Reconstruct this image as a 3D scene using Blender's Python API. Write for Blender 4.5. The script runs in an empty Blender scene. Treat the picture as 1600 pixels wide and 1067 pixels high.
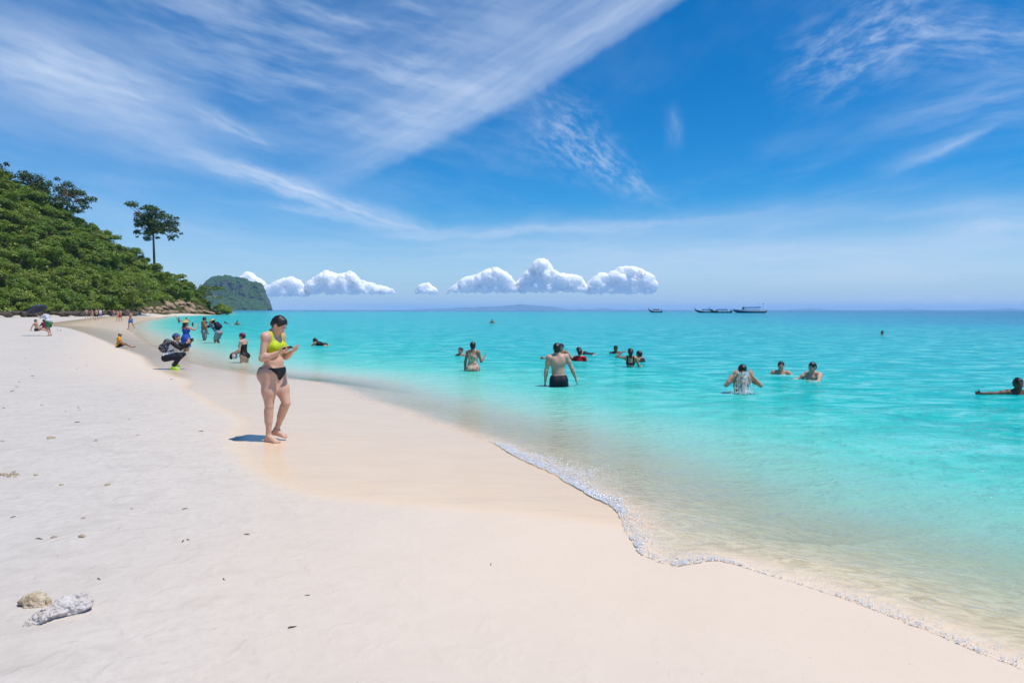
import bpy, bmesh, math, random
import numpy as np
from mathutils import Vector, Matrix, Quaternion
random.seed(7)
RNG = np.random.default_rng(7)
R = math.radians
SC = bpy.context.scene
COL = SC.collection

# ------------------------------------------------------------------ camera
CAM_H = 1.72
FPX = 1600 * 24.0 / 36.0                       # focal length in photo pixels
PITCH = math.atan((533.5 - 484.0) / FPX)
cam_d = bpy.data.cameras.new('camera')
cam_d.lens = 24.0; cam_d.sensor_width = 36.0
cam_d.clip_start = 0.1; cam_d.clip_end = 150000
cam = bpy.data.objects.new('camera', cam_d)
COL.objects.link(cam)
cam.location = (0, 0, CAM_H)
cam.rotation_euler = (math.pi / 2 - PITCH, 0, 0)
SC.camera = cam

def ray(px, py):
    a = (px - 800) / FPX; b = (533.5 - py) / FPX
    return (a, math.cos(PITCH) + b * math.sin(PITCH), -math.sin(PITCH) + b * math.cos(PITCH))

def at(px, py, z=0.0):
    """point where the line of sight meets the level z"""
    d = ray(px, py); t = (z - CAM_H) / d[2]
    return (d[0] * t, d[1] * t, z)

def at_y(px, py, Y):
    d = ray(px, py); t = Y / d[1]
    return (d[0] * t, Y, CAM_H + d[2] * t)

# ------------------------------------------------------------------ view, render settings
SC.view_settings.view_transform = 'Standard'
SC.view_settings.look = 'None'
SC.view_settings.exposure = 0.0
SC.view_settings.gamma = 1.0
SC.view_settings.use_curve_mapping = False
SC.render.engine = 'CYCLES'
SC.cycles.use_denoising = True
SC.cycles.max_bounces = 8
SC.cycles.diffuse_bounces = 3
SC.cycles.glossy_bounces = 3
SC.cycles.transparent_max_bounces = 16
SC.cycles.volume_bounces = 1
SC.cycles.sample_clamp_indirect = 6.0
SC.cycles.use_adaptive_sampling = True
SC.cycles.adaptive_threshold = 0.015

# ------------------------------------------------------------------ node helper
class NT:
    def __init__(self, tree):
        self.t = tree
    def node(self, kind, ins=None, **props):
        n = self.t.nodes.new(kind)
        for k, v in props.items():
            setattr(n, k, v)
        for k, v in (ins or {}).items():
            self.set(n.inputs[k], v)
        return n
    def set(self, sock, v):
        if isinstance(v, bpy.types.NodeSocket):
            self.t.links.new(v, sock)
        elif isinstance(v, bpy.types.Node):
            self.t.links.new(v.outputs[0], sock)
        else:
            if isinstance(v, tuple) and len(v) == 3 and sock.type == 'RGBA':
                v = (*v, 1.0)
            sock.default_value = v
    def m(self, op, a, b=None, c=None, clamp=False):
        n = self.t.nodes.new('ShaderNodeMath'); n.operation = op; n.use_clamp = clamp
        self.set(n.inputs[0], a)
        if b is not None: self.set(n.inputs[1], b)
        if c is not None: self.set(n.inputs[2], c)
        return n.outputs[0]
    def v(self, op, a, b=None):
        n = self.t.nodes.new('ShaderNodeVectorMath'); n.operation = op
        self.set(n.inputs[0], a)
        if b is not None: self.set(n.inputs[1], b)
        return n.outputs[0]
    def comb(self, x, y, z=0.0):
        n = self.t.nodes.new('ShaderNodeCombineXYZ')
        self.set(n.inputs[0], x); self.set(n.inputs[1], y); self.set(n.inputs[2], z)
        return n.outputs[0]
    def sep(self, v):
        n = self.t.nodes.new('ShaderNodeSeparateXYZ'); self.set(n.inputs[0], v)
        return n.outputs
    def smooth(self, x, e0, e1, o0=0.0, o1=1.0):
        n = self.t.nodes.new('ShaderNodeMapRange'); n.interpolation_type = 'SMOOTHSTEP'
        self.set(n.inputs[0], x); n.inputs[1].default_value = e0; n.inputs[2].default_value = e1
        n.inputs[3].default_value = o0; n.inputs[4].default_value = o1
        return n.outputs[0]
    def lin(self, x, e0, e1, o0=0.0, o1=1.0):
        n = self.t.nodes.new('ShaderNodeMapRange')
        self.set(n.inputs[0], x); n.inputs[1].default_value = e0; n.inputs[2].default_value = e1
        n.inputs[3].default_value = o0; n.inputs[4].default_value = o1
        return n.outputs[0]
    def noise(self, vec, scale=5.0, detail=3.0, rough=0.5, lac=2.0, dist=0.0, out=0):
        n = self.t.nodes.new('ShaderNodeTexNoise')
        if vec is not None: self.set(n.inputs['Vector'], vec)
        n.inputs['Scale'].default_value = scale; n.inputs['Detail'].default_value = detail
        n.inputs['Roughness'].default_value = rough; n.inputs['Lacunarity'].default_value = lac
        n.inputs['Distortion'].default_value = dist
        return n.outputs[out]
    def mix(self, f, a, b):
        n = self.t.nodes.new('ShaderNodeMix'); n.data_type = 'RGBA'
        self.set(n.inputs[0], f); self.set(n.inputs[6], a); self.set(n.inputs[7], b)
        return n.outputs[2]
    def attr(self, name, out='Fac'):
        n = self.t.nodes.new('ShaderNodeAttribute'); n.attribute_name = name
        return n.outputs[out]
    def ramp(self, x, stops):
        n = self.t.nodes.new('ShaderNodeValToRGB'); self.set(n.inputs[0], x)
        e = n.color_ramp.elements
        while len(e) < len(stops): e.new(0.5)
        for k, (p, c) in enumerate(stops):
            e[k].position = p; e[k].color = (*c, 1.0) if len(c) == 3 else c
        return n.outputs[0]
    def bump(self, h, strength=0.3, dist=0.02, normal=None):
        n = self.t.nodes.new('ShaderNodeBump')
        n.inputs['Strength'].default_value = strength; n.inputs['Distance'].default_value = dist
        self.set(n.inputs['Height'], h)
        if normal is not None: self.set(n.inputs['Normal'], normal)
        return n.outputs[0]

def material(name):
    m = bpy.data.materials.new(name); m.use_nodes = True
    m.node_tree.nodes.clear()
    n = NT(m.node_tree)
    n.out = n.node('ShaderNodeOutputMaterial')
    return m, n

def principled(n, **ins):
    b = n.t.nodes.new('ShaderNodeBsdfPrincipled')
    for k, v in ins.items():
        n.set(b.inputs[k.replace('_', ' ')], v)
    n.t.links.new(b.outputs[0], n.out.inputs[0])
    return b

# ------------------------------------------------------------------ sun
SUN_DIR = Vector((0.60, -0.22, 1.60)).normalized()      # towards the sun
SUN_EL = math.asin(SUN_DIR.z)
SUN_AZ = math.atan2(SUN_DIR.x, SUN_DIR.y)
sun_d = bpy.data.lights.new('sun', 'SUN')
sun_d.energy = 4.3; sun_d.angle = R(0.53); sun_d.color = (1.0, 0.955, 0.88)
sun = bpy.data.objects.new('sun', sun_d); COL.objects.link(sun)
sun.location = (30, -10, 80)
sun.rotation_euler = (-SUN_DIR).to_track_quat('-Z', 'Y').to_euler()

# ------------------------------------------------------------------ world: sky and high cirrus
def azel(px, py):
    d = Vector(ray(px, py)).normalized()
    return math.atan2(d.x, d.y), math.asin(d.z)

def build_world():
    w = bpy.data.worlds.new('World'); SC.world = w; w.use_nodes = True
    w.cycles.sampling_method = 'MANUAL'; w.cycles.sample_map_resolution = 256
    t = w.node_tree; t.nodes.clear(); n = NT(t)
    sky = n.node('ShaderNodeTexSky', sky_type='NISHITA')
    sky.sun_disc = False
    sky.sun_elevation = SUN_EL; sky.sun_rotation = SUN_AZ
    sky.altitude = 0; sky.air_density = 1.0; sky.dust_density = 0.2; sky.ozone_density = 5.0
    hs = n.node('ShaderNodeHueSaturation', {'Hue': 0.5, 'Saturation': 1.70, 'Value': 1.16, 'Color': sky.outputs[0]})
    skyc = n.v('MULTIPLY', hs.outputs[0], (0.93, 1.0, 1.06))
    tc = n.node('ShaderNodeTexCoord')
    d = n.v('NORMALIZE', tc.outputs['Generated'])
    x, y, z = n.sep(d)[:3]
    az0 = n.m('ARCTAN2', x, y); el0 = n.m('ARCSINE', z)
    p0 = n.comb(az0, el0, 0.0)
    # slow warp so that no streak is ruler-straight
    wv = n.noise(d, 3.0, 3.0, 0.55, out=1)
    wv = n.v('MULTIPLY', n.v('SUBTRACT', wv, (0.5, 0.5, 0.5)), (0.05, 0.035, 0.0))
    wf = n.noise(d, 16.0, 4.0, 0.6, out=1)
    wf = n.v('MULTIPLY', n.v('SUBTRACT', wf, (0.5, 0.5, 0.5)), (0.024, 0.017, 0.0))
    p = n.v('ADD', p0, n.v('ADD', wv, wf))
    az, el = n.sep(p)[:2]
    total = None
    def add(v):
        nonlocal total
        total = v if total is None else n.m('ADD', total, v)
    def frame(a, b):
        (ax, ay), (bx, by) = azel(*a), azel(*b)
        cx, cy = (ax + bx) / 2, (ay + by) / 2
        L = math.hypot(bx - ax, by - ay); ux, uy = (bx - ax) / L, (by - ay) / L
        dx = n.m('SUBTRACT', az, cx); dy = n.m('SUBTRACT', el, cy)
        s = n.m('ADD', n.m('MULTIPLY', dx, ux), n.m('MULTIPLY', dy, uy))
        tt = n.m('SUBTRACT', n.m('MULTIPLY', dy, ux), n.m('MULTIPLY', dx, uy))
        return s, tt, L
    def streaks(s, tt, fs, ft, rough=0.62, det=3.5, off=0.0, lo=0.30, hi=0.75):
        v = n.comb(n.m('MULTIPLY', s, fs), n.m('MULTIPLY', tt, ft), off)
        return n.smooth(n.noise(v, 1.0, det, rough), lo, hi)
    def stroke(a, b, width, amp, fs=8, ft=60, off=0.0, lo=0.3, hi=0.75, floor=0.25, wide_end=1.0):
        s, tt, L = frame(a, b)
        e = n.m('POWER', n.m('ABSOLUTE', n.m('DIVIDE', s, L * 0.55)), 3.0)
        q = n.m('DIVIDE', s, L)
        wd = n.m('MULTIPLY', n.m('MAXIMUM', n.m('ADD', 1.0, n.m('MULTIPLY', q, 2 * (wide_end - 1.0))), 0.15), width)
        g = n.m('POWER', n.m('ABSOLUTE', n.m('DIVIDE', tt, wd)), 2.0)
        mask = n.m('EXPONENT', n.m('MULTIPLY', n.m('ADD', e, g), -1.0))
        st = streaks(s, tt, fs, ft, off=off, lo=lo, hi=hi)
        add(n.m('MULTIPLY', n.m('MULTIPLY', mask, amp), n.m('ADD', floor, n.m('MULTIPLY', st, 1 - floor))))
    # the long plume with a crisp lower edge
    s, tt, L = frame((520, 306), (1080, -2))
    edge = n.smooth(tt, -0.005, 0.020)
    back = n.m('EXPONENT', n.m('MULTIPLY', n.m('MAXIMUM', tt, 0.0), -1 / 0.11))
    endm = n.m('MULTIPLY', n.smooth(s, -0.62 * L, -0.2 * L), n.smooth(s, 0.75 * L, 1.5 * L, 1.0, 0.0))
    st = streaks(s, tt, 4.0, 34.0, off=1.3, lo=0.28, hi=0.75)
    add(n.m('MULTIPLY', n.m('MULTIPLY', n.m('MULTIPLY', edge, back), endm), n.m('ADD', 0.40, n.m('MULTIPLY', st, 0.38))))
    # soft white smear at the upper left and a wide veil over that half of the sky
    stroke((-60, 60), (270, 165), 0.052, 0.66, fs=6, ft=34, off=4.0, lo=0.25, hi=0.72, floor=0.35)
    stroke((-300, 190), (440, 330), 0.17, 0.30, fs=3, ft=16, off=5.0, floor=0.35)
    stroke((150, -80), (760, 120), 0.16, 0.40, fs=5, ft=26, off=6.0, lo=0.38, hi=0.72, floor=0.08)
    stroke((345, 255), (632, 348), 0.013, 0.78, fs=16, ft=90, off=7.0, lo=0.25, hi=0.7, floor=0.30)
    stroke((420, 318), (640, 352), 0.008, 0.35, fs=20, ft=110, off=7.5, floor=0.3)
    stroke((315, 175), (440, 230), 0.010, 0.38, fs=20, ft=90, off=8.0, floor=0.2)
    stroke((845, 192), (1022, 300), 0.030, 0.50, fs=38, ft=85, off=9.0, lo=0.36, hi=0.75, floor=0.05, wide_end=0.35)
    stroke((1255, 118), (1450, 20), 0.045, 0.52, fs=26, ft=60, off=10.0, lo=0.36, hi=0.78, floor=0.05)
    stroke((1380, 60), (1720, 60), 0.035, 0.45, fs=14, ft=60, off=11.0, lo=0.34, hi=0.78, floor=0.1)
    stroke((1395, 268), (1540, 206), 0.008, 0.46, fs=10, ft=80, off=12.0, floor=0.5, wide_end=0.5)
    stroke((1420, 190), (1760, 110), 0.035, 0.30, fs=10, ft=70, off=13.0, floor=0.2)
    stroke((1046, 175), (1056, 225), 0.010, 0.22, fs=20, ft=60, off=14.0, floor=0.3)
    stroke((640, 362), (1130, 338), 0.009, 0.42, fs=8, ft=90, off=15.0, floor=0.4)
    stroke((1080, 342), (1600, 300), 0.022, 0.20, fs=6, ft=50, off=16.0, floor=0.4)
    stroke((840, 402), (1700, 395), 0.042, 0.62, fs=5, ft=40, off=17.0, lo=0.2, hi=0.8, floor=0.45)
    stroke((1470, 358), (1720, 330), 0.022, 0.50, fs=12, ft=60, off=18.0, floor=0.4)
    stroke((380, 392), (960, 392), 0.030, 0.34, fs=6, ft=60, off=19.0, floor=0.3)
    stroke((1330, 464), (1660, 456), 0.0065, 0.34, fs=45, ft=110, off=20.0, lo=0.35, hi=0.7, floor=0.0)
    # thin generic cirrus that goes on all round the sky
    hz = n.m('MAXIMUM', z, 0.06)
    cp = n.comb(n.m('DIVIDE', x, hz), n.m('MULTIPLY', n.m('DIVIDE', y, hz), 0.35), 0.0)
    gen = n.smooth(n.noise(cp, 1.1, 4.0, 0.62), 0.45, 0.85)
    gen_d = n.m('MULTIPLY', n.m('MULTIPLY', gen, 0.16), n.smooth(z, 0.02, 0.12))
    cloud = (6.3, 7.5, 9.5)
    # pale band of sea air low over the horizon
    low = n.m('EXPONENT', n.m('MULTIPLY', n.m('MAXIMUM', z, 0.0), -1 / 0.085))
    base = n.mix(n.m('MULTIPLY', low, 0.80), skyc, (3.1, 5.3, 8.7))
    plain = n.node('ShaderNodeBackground', {'Color': n.mix(gen_d, base, cloud), 'Strength': 0.10})
    dens = n.m('MINIMUM', n.m('ADD', total, gen_d), 0.92)
    streaky = n.node('ShaderNodeBackground', {'Color': n.mix(dens, base, cloud), 'Strength': 0.10})
    # the named streaks are nil outside this part of the sky: skip working them out there
    near = n.m('MULTIPLY', n.m('LESS_THAN', n.m('ABSOLUTE', az0), 1.15), n.m('MULTIPLY', n.m('GREATER_THAN', z, 0.0), n.m('LESS_THAN', el0, 0.95)))
    bg = n.node('ShaderNodeMixShader', {0: near, 1: plain.outputs[0], 2: streaky.outputs[0]})
    out = n.node('ShaderNodeOutputWorld'); t.links.new(bg.outputs[0], out.inputs[0])
build_world()

# ------------------------------------------------------------------ tagging and mesh helpers
def tag(o, label=None, cat=None, group=None, kind=None):
    if label: o['label'] = label
    if cat: o['category'] = cat
    if group: o['group'] = group
    if kind: o['kind'] = kind
    return o

def empty(name, loc=(0, 0, 0), rz=0.0):
    o = bpy.data.objects.new(name, None); COL.objects.link(o)
    o.empty_display_size = 0.2
    o.location = loc; o.rotation_euler = (0, 0, rz)
    return o

def mesh_np(name, V, F, mat, parent=None, smooth=True, attrs=None):
    """V (n,3); F an (m,3|4) array or a list of such arrays"""
    me = bpy.data.meshes.new(name)
    Fs = F if isinstance(F, list) else [F]
    Fs = [np.asarray(f, dtype=np.int32) for f in Fs if len(f)]
    V = np.ascontiguousarray(V, dtype=np.float32)
    me.vertices.add(len(V)); me.vertices.foreach_set('co', V.ravel())
    nl = sum(f.size for f in Fs); nf = sum(len(f) for f in Fs)
    me.loops.add(nl); me.polygons.add(nf)
    me.loops.foreach_set('vertex_index', np.concatenate([f.ravel() for f in Fs]))
    tot = np.concatenate([np.full(len(f), f.shape[1], np.int32) for f in Fs])
    st = np.concatenate([[0], np.cumsum(tot)[:-1]]).astype(np.int32)
    me.polygons.foreach_set('loop_start', st)
    me.polygons.foreach_set('use_smooth', np.full(nf, smooth))
    for k, a in (attrs or {}).items():
        a = np.asarray(a, dtype=np.float32)
        if a.ndim == 1:
            at_ = me.attributes.new(k, 'FLOAT', 'POINT'); at_.data.foreach_set('value', a)
        else:
            at_ = me.attributes.new(k, 'FLOAT_COLOR', 'POINT')
            c = np.ones((len(a), 4), np.float32); c[:, :3] = a
            at_.data.foreach_set('color', c.ravel())
    me.update(calc_edges=True); me.validate()
    if mat is not None: me.materials.append(mat)
    o = bpy.data.objects.new(name, me); COL.objects.link(o)
    if parent is not None: o.parent = parent
    return o

def copy_tree(o, parent=None):
    c = o.copy(); COL.objects.link(c)
    if parent is not None: c.parent = parent
    for ch in list(o.children): copy_tree(ch, c)
    return c

def grid_faces(nu, nv):
    i = np.arange(nu - 1)[:, None]; j = np.arange(nv - 1)[None, :]
    a = (i * nv + j)
    return np.stack([a, a + nv, a + nv + 1, a + 1], -1).reshape(-1, 4)

# value noise
_PERM = np.random.default_rng(11).random((64, 64, 64)).astype(np.float32)
def vnoise(P):
    P = np.asarray(P, dtype=np.float64)
    i = np.floor(P).astype(np.int64); f = P - i; f = f * f * (3 - 2 * f)
    i &= 63; j = (i + 1) & 63
    def g(a, b, c): return _PERM[a, b, c]
    x0, y0, z0 = i[..., 0], i[..., 1], i[..., 2]; x1, y1, z1 = j[..., 0], j[..., 1], j[..., 2]
    fx, fy, fz = f[..., 0], f[..., 1], f[..., 2]
    a = g(x0, y0, z0) * (1 - fx) + g(x1, y0, z0) * fx; b = g(x0, y1, z0) * (1 - fx) + g(x1, y1, z0) * fx
    c = g(x0, y0, z1) * (1 - fx) + g(x1, y0, z1) * fx; d = g(x0, y1, z1) * (1 - fx) + g(x1, y1, z1) * fx
    return ((a * (1 - fy) + b * fy) * (1 - fz) + (c * (1 - fy) + d * fy) * fz) * 2 - 1
def fbm(P, octaves=4, rough=0.5, lac=2.03):
    P = np.asarray(P, dtype=np.float64); s = 0; a = 1.0; n = 0
    for k in range(octaves):
        s = s + a * vnoise(P + 17.3 * k); n += a; a *= rough; P = P * lac
    return s / n
def sstep(x, a, b):
    t = np.clip((x - a) / (b - a), 0, 1); return t * t * (3 - 2 * t)
# ------------------------------------------------------------------ the shoreline (from behind the camera, along the bay, round the headland)
def catmull(pts, step):
    P = np.asarray(pts, float); P = np.vstack([2 * P[0] - P[1], P, 2 * P[-1] - P[-2]])
    out = []
    for k in range(1, len(P) - 2):
        a, b, c, d = P[k - 1], P[k], P[k + 1], P[k + 2]
        L = np.linalg.norm(c - b); dist = np.linalg.norm((b + c) / 2)
        n = max(2, int(L / step(dist)))
        t = np.linspace(0, 1, n, endpoint=False)[:, None]
        out.append(0.5 * (2 * b + (c - a) * t + (2 * a - 5 * b + 4 * c - d) * t ** 2 + (3 * b - a - 3 * c + d) * t ** 3))
    out.append(P[-2][None]); return np.vstack(out)

SHORE_PX = [(1600, 1043), (1500, 1003), (1400, 966), (1300, 932), (1200, 899), (1120, 876), (1060, 884), (1005, 868), (978, 838),
            (958, 800), (905, 768), (850, 735), (800, 708), (765, 690), (700, 667), (620, 641), (565, 622), (520, 604), (470, 595), (400, 587), (345, 578),
            (300, 567), (265, 553), (240, 541), (220, 530), (206, 520), (200, 512), (215, 503), (240, 498), (262, 493.6)]
shore_pts = [(40, -400), (16, -60), (9, -12), (6.2, -2.0), (4.0, 1.0)] + [at(*p)[:2] for p in SHORE_PX] + \
            [(-97, 200), (-98, 225), (-103, 243), (-114, 254), (-150, 268), (-300, 290), (-700, 330), (-2500, 500)]
SHORE = catmull(shore_pts, lambda d: 0.10 if d < 9 else (0.35 if d < 30 else (2.0 if d < 300 else 80)))
# small scallops where a film of water ran up the sand
_s = np.concatenate([[0], np.cumsum(np.linalg.norm(np.diff(SHORE, axis=0), axis=1))])
_tan = np.gradient(SHORE, axis=0); _tan /= np.linalg.norm(_tan, axis=1)[:, None]
_nor = np.stack([_tan[:, 1], -_tan[:, 0]], 1)          # towards the sea
_wig = fbm(np.stack([_s * 1.1, _s * 0, _s * 0 + 3], 1), 4) * 0.09
SHORE = SHORE + _nor * _wig[:, None]
LAND = np.vstack([SHORE, [(-40000, 500), (-40000, -400)]])

def seg_dist(P, poly):
    """unsigned distance of points P (n,2) to a polyline"""
    A = poly[:-1]; B = poly[1:]; AB = B - A; L2 = (AB ** 2).sum(1) + 1e-12
    mid = ((A + B) / 2)
    out = np.empty(len(P))
    # nearest segment middle first (fast matrix product), then the exact distance to it and its neighbours
    scale = 1.0
    m2 = (mid ** 2).sum(1)
    for c0 in range(0, len(P), 20000):
        p = P[c0:c0 + 20000]
        k = (m2[None] - 2 * (p @ mid.T)).argmin(1)
        best = np.full(len(p), 1e18)
        for dk in (-2, -1, 0, 1, 2):
            i = np.clip(k + dk, 0, len(A) - 1)
            ap = p - A[i]
            t = np.clip((ap * AB[i]).sum(1) / L2[i], 0, 1)
            q = ap - t[:, None] * AB[i]
            best = np.minimum(best, (q ** 2).sum(1))
        out[c0:c0 + 20000] = best
    return np.sqrt(out)

def inside(P, poly):
    x, y = P[:, 0], P[:, 1]; r = np.zeros(len(P), bool)
    Q = np.roll(poly, -1, axis=0)
    for (x0, y0), (x1, y1) in zip(poly, Q):
        if y0 == y1: continue
        c = ((y0 > y) != (y1 > y)) & (x < (x1 - x0) * (y - y0) / (y1 - y0) + x0)
        r ^= c
    return r

SHORE_LITE = SHORE
def shore_sd(P):
    """metres inland (+) or out to sea (-)"""
    P = np.asarray(P, float)
    d = seg_dist(P, SHORE_LITE)
    return np.where(inside(P, LAND), d, -d)

# ------------------------------------------------------------------ hill behind the beach
def hill_h(X, Y):
    X = np.asarray(X, float); Y = np.asarray(Y, float)
    out = np.zeros(np.broadcast(X, Y).shape)
    m = (X < -90) & (Y < 262)
    if m.any(): out[m] = hill_raw(X[m], Y[m])
    return out
def hill_raw(X, Y):
    s1 = -98.0 - X + 0.0 * Y
    s1 = s1 + 1.0 * np.sin(Y / 17.0) + 0.6 * np.sin(Y / 7.3 + 1)
    s2 = (246.0 - Y) * 0.80 + np.sin(X / 6.0)
    k = 9.0
    h_ = np.clip(0.5 + 0.5 * (s2 - s1) / k, 0, 1)
    s = s2 * (1 - h_) + s1 * h_ - k * h_ * (1 - h_)
    s = np.maximum(s, 0)
    h = np.where(s < 6, 0.55 * s, 3.3 + 0.72 * (s - 6) + 0.0035 * (s - 6) ** 2)
    h = 62 * np.tanh(h / 62)
    n = fbm(np.stack([X / 16.0, Y / 16.0, X * 0 + 5], -1), 4)
    return 1.22 * h + n * np.minimum(s * 0.12, 3.2)

def sand_z(P, sd=None):
    P = np.asarray(P, float)
    if sd is None: sd = shore_sd(P)
    dl = np.maximum(sd, 0); ds = np.maximum(-sd, 0)
    ds = ds * ds / (ds + 0.9)
    r = np.hypot(P[:, 0], P[:, 1])
    land = 0.34 * (1 - np.exp(-dl / 14.0)) + 0.5 * sstep(dl, 25, 60)
    sea = -(2.5 * (1 - np.exp(-ds / 9.5)) + 0.010 * ds)
    side = P[:, 0] / (np.abs(P[:, 1]) + 15.0)
    sea = sea - 4.5 * sstep(side, 0.10, 0.70) * sstep(r, 26, 130) - 3.0 * sstep(r, 300, 2500)
    sea = np.maximum(sea, -12)
    q = np.stack([P[:, 0], P[:, 1], P[:, 0] * 0], -1)
    amp = sstep(dl, 0.6, 4.0)
    und = np.zeros(len(P)); m = (r < 32) & (dl > 0.5)
    if m.any(): und[m] = (fbm(q[m] * 0.55, 3) * 0.030 + fbm(q[m] * 2.1 + 9, 3) * 0.010) * amp[m] * np.exp(-(r[m] / 13) ** 2)
    hill = hill_h(P[:, 0], P[:, 1]) * sstep(sd, 0.0, 6.0)
    return np.where(sd > 0, land + und + hill, sea)

def ground(px, py, it=6):
    """where the line of sight meets the sand"""
    z = 0.0
    for _ in range(it):
        p = at(px, py, z); z = float(sand_z(np.array([[p[0], p[1]]]))[0])
    return (p[0], p[1], z)
def sandz(x, y): return float(sand_z(np.array([[x, y]]))[0])

# edge of the sand that the last waves wetted
WET_PX = [(96, 513), (120, 519), (150, 530), (185, 546), (215, 557), (228, 572), (255, 588), (285, 598), (276, 610), (298, 624), (330, 645), (364, 664), (352, 684), (356, 708),
          (372, 738), (410, 764), (470, 783), (540, 792), (600, 797), (700, 803), (800, 810), (890, 818), (975, 830)]
wet_pts = [(-90, 150), (-70, 110), (-50, 72)] + [at(*p)[:2] for p in WET_PX]
WET = catmull(wet_pts, lambda d: 0.12 if d < 12 else (0.4 if d < 30 else 2.0))
WET_POLY = np.vstack([WET, [at(1300, 800)[:2], (60, 60), (60, 200), (-60, 200)]])

def axis(lo, hi, f0, f1, step, grow):
    a = list(np.arange(f0, f1 + 1e-9, step)); s = step
    x = a[-1]
    while x < hi: s *= grow; x += s; a.append(x)
    s = step; x = a[0]; b = []
    while x > lo: s *= grow; x -= s; b.append(x)
    return np.array(b[::-1] + a)

def mat_sand():
    m, n = material('sand')
    geo = n.node('ShaderNodeNewGeometry')
    pos = geo.outputs['Position']
    wsd = n.attr('wet_sd'); sd = n.attr('shore_sd')
    nz = n.noise(pos, 1.6, 4.0, 0.6); nz2 = n.noise(pos, 0.35, 4.0, 0.6); fine = n.noise(pos, 220.0, 3.0, 0.7)
    mid = n.noise(pos, 14.0, 4.0, 0.6)
    w = n.m('ADD', wsd, n.m('MULTIPLY', n.m('SUBTRACT', nz, 0.5), 0.20))
    wet = n.smooth(w, -0.10, 0.30)
    damp = n.smooth(n.m('ADD', sd, n.m('MULTIPLY', n.m('SUBTRACT', nz2, 0.5), 1.2)), 0.4, 4.6, 1.0, 0.0)
    dry = n.mix(n.smooth(nz2, 0.3, 0.7), (0.535, 0.490, 0.440), (0.580, 0.530, 0.472))
    dry = n.mix(n.smooth(mid, 0.42, 0.75), dry, (0.505, 0.460, 0.412))
    dampc = n.mix(n.smooth(nz, 0.3, 0.7), (0.665, 0.550, 0.435), (0.680, 0.565, 0.450))
    mott = n.noise(n.v('MULTIPLY', pos, (1.0, 1.6, 1.0)), 2.6, 5.0, 0.65, dist=0.8)
    dry = n.mix(n.m('MULTIPLY', n.smooth(mott, 0.45, 0.72), 0.65), dry, (0.460, 0.418, 0.372))
    c = n.mix(damp, dry, dampc)
    wetc = n.mix(n.smooth(nz, 0.25, 0.75), (0.735, 0.545, 0.355), (0.755, 0.575, 0.385))
    lines = n.noise(n.v('MULTIPLY', pos, (1.1, 7.0, 1.0)), 1.0, 3.0, 0.6, dist=0.7)
    wetc = n.mix(n.m('MULTIPLY', n.smooth(lines, 0.48, 0.72), 0.30), wetc, (0.60, 0.47, 0.34))
    farw = n.smooth(n.m('ABSOLUTE', n.sep(pos)[1]), 13.0, 26.0)
    rim = n.m('MULTIPLY', n.smooth(n.m('ADD', wsd, n.m('MULTIPLY', n.m('SUBTRACT', nz2, 0.5), 3.0)), 0.6, 4.0, 1.0, 0.0), farw)
    wetc = n.mix(n.m('MULTIPLY', rim, 0.8), wetc, (0.40, 0.31, 0.20))
    c = n.mix(wet, c, wetc)
    sea = n.smooth(sd, -0.5, 0.02, 1.0, 0.0)
    rip = n.noise(n.v('MULTIPLY', pos, (3.5, 6.0, 1.0)), 1.0, 4.0, 0.62, dist=2.2)
    seac = n.mix(n.smooth(rip, 0.3, 0.7), (0.42, 0.35, 0.23), (0.66, 0.56, 0.41))
    c = n.mix(sea, c, seac)
    # forest floor under the trees on the slope
    soil = n.smooth(n.attr('hill'), 0.4, 1.2)
    c = n.mix(soil, c, n.mix(nz, (0.045, 0.060, 0.018), (0.08, 0.07, 0.035)))
    c = n.mix(n.m('MULTIPLY', n.smooth(fine, 0.50, 0.80), 0.32), c, n.v('MULTIPLY', c, (0.62, 0.58, 0.55)))
    grit = n.node('ShaderNodeTexVoronoi', {'Vector': pos, 'Scale': 26.0, 'Randomness': 1.0})
    gsel = n.m('MULTIPLY', n.smooth(grit.outputs['Distance'], 0.05, 0.11, 1.0, 0.0), n.smooth(n.sep(grit.outputs['Color'])[0], 0.93, 0.95))
    gsel = n.m('MULTIPLY', gsel, n.m('SUBTRACT', 1.0, wet))
    c = n.mix(n.m('MULTIPLY', gsel, 0.75), c, (0.25, 0.19, 0.13))
    rough = n.mix(wet, (0.95, 0.95, 0.95), (0.27, 0.27, 0.27))
    h = n.m('ADD', n.m('MULTIPLY', fine, 0.05), n.m('MULTIPLY', mid, 0.35))
    prints = n.noise(n.v('ADD', pos, n.v('MULTIPLY', n.noise(pos, 3.0, 2.0, out=1), (0.4, 0.4, 0.0))), 4.5, 3.0, 0.55)
    h = n.m('ADD', h, n.m('MULTIPLY', n.smooth(prints, 0.40, 0.80), 1.3))
    dryk = n.m('MULTIPLY', n.m('SUBTRACT', 1.0, wet), n.m('SUBTRACT', 1.0, n.m('MULTIPLY', damp, 0.93)))
    h = n.m('MULTIPLY', h, n.m('ADD', 0.06, n.m('MULTIPLY', dryk, 0.94)))
    bmp = n.bump(h, 0.55, 0.018)
    b = principled(n, Base_Color=c, Roughness=n.sep(rough)[0], Normal=bmp)
    n.set(b.inputs['Specular IOR Level'], n.m('ADD', 0.05, n.m('MULTIPLY', wet, 0.23)))
    return m

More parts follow.
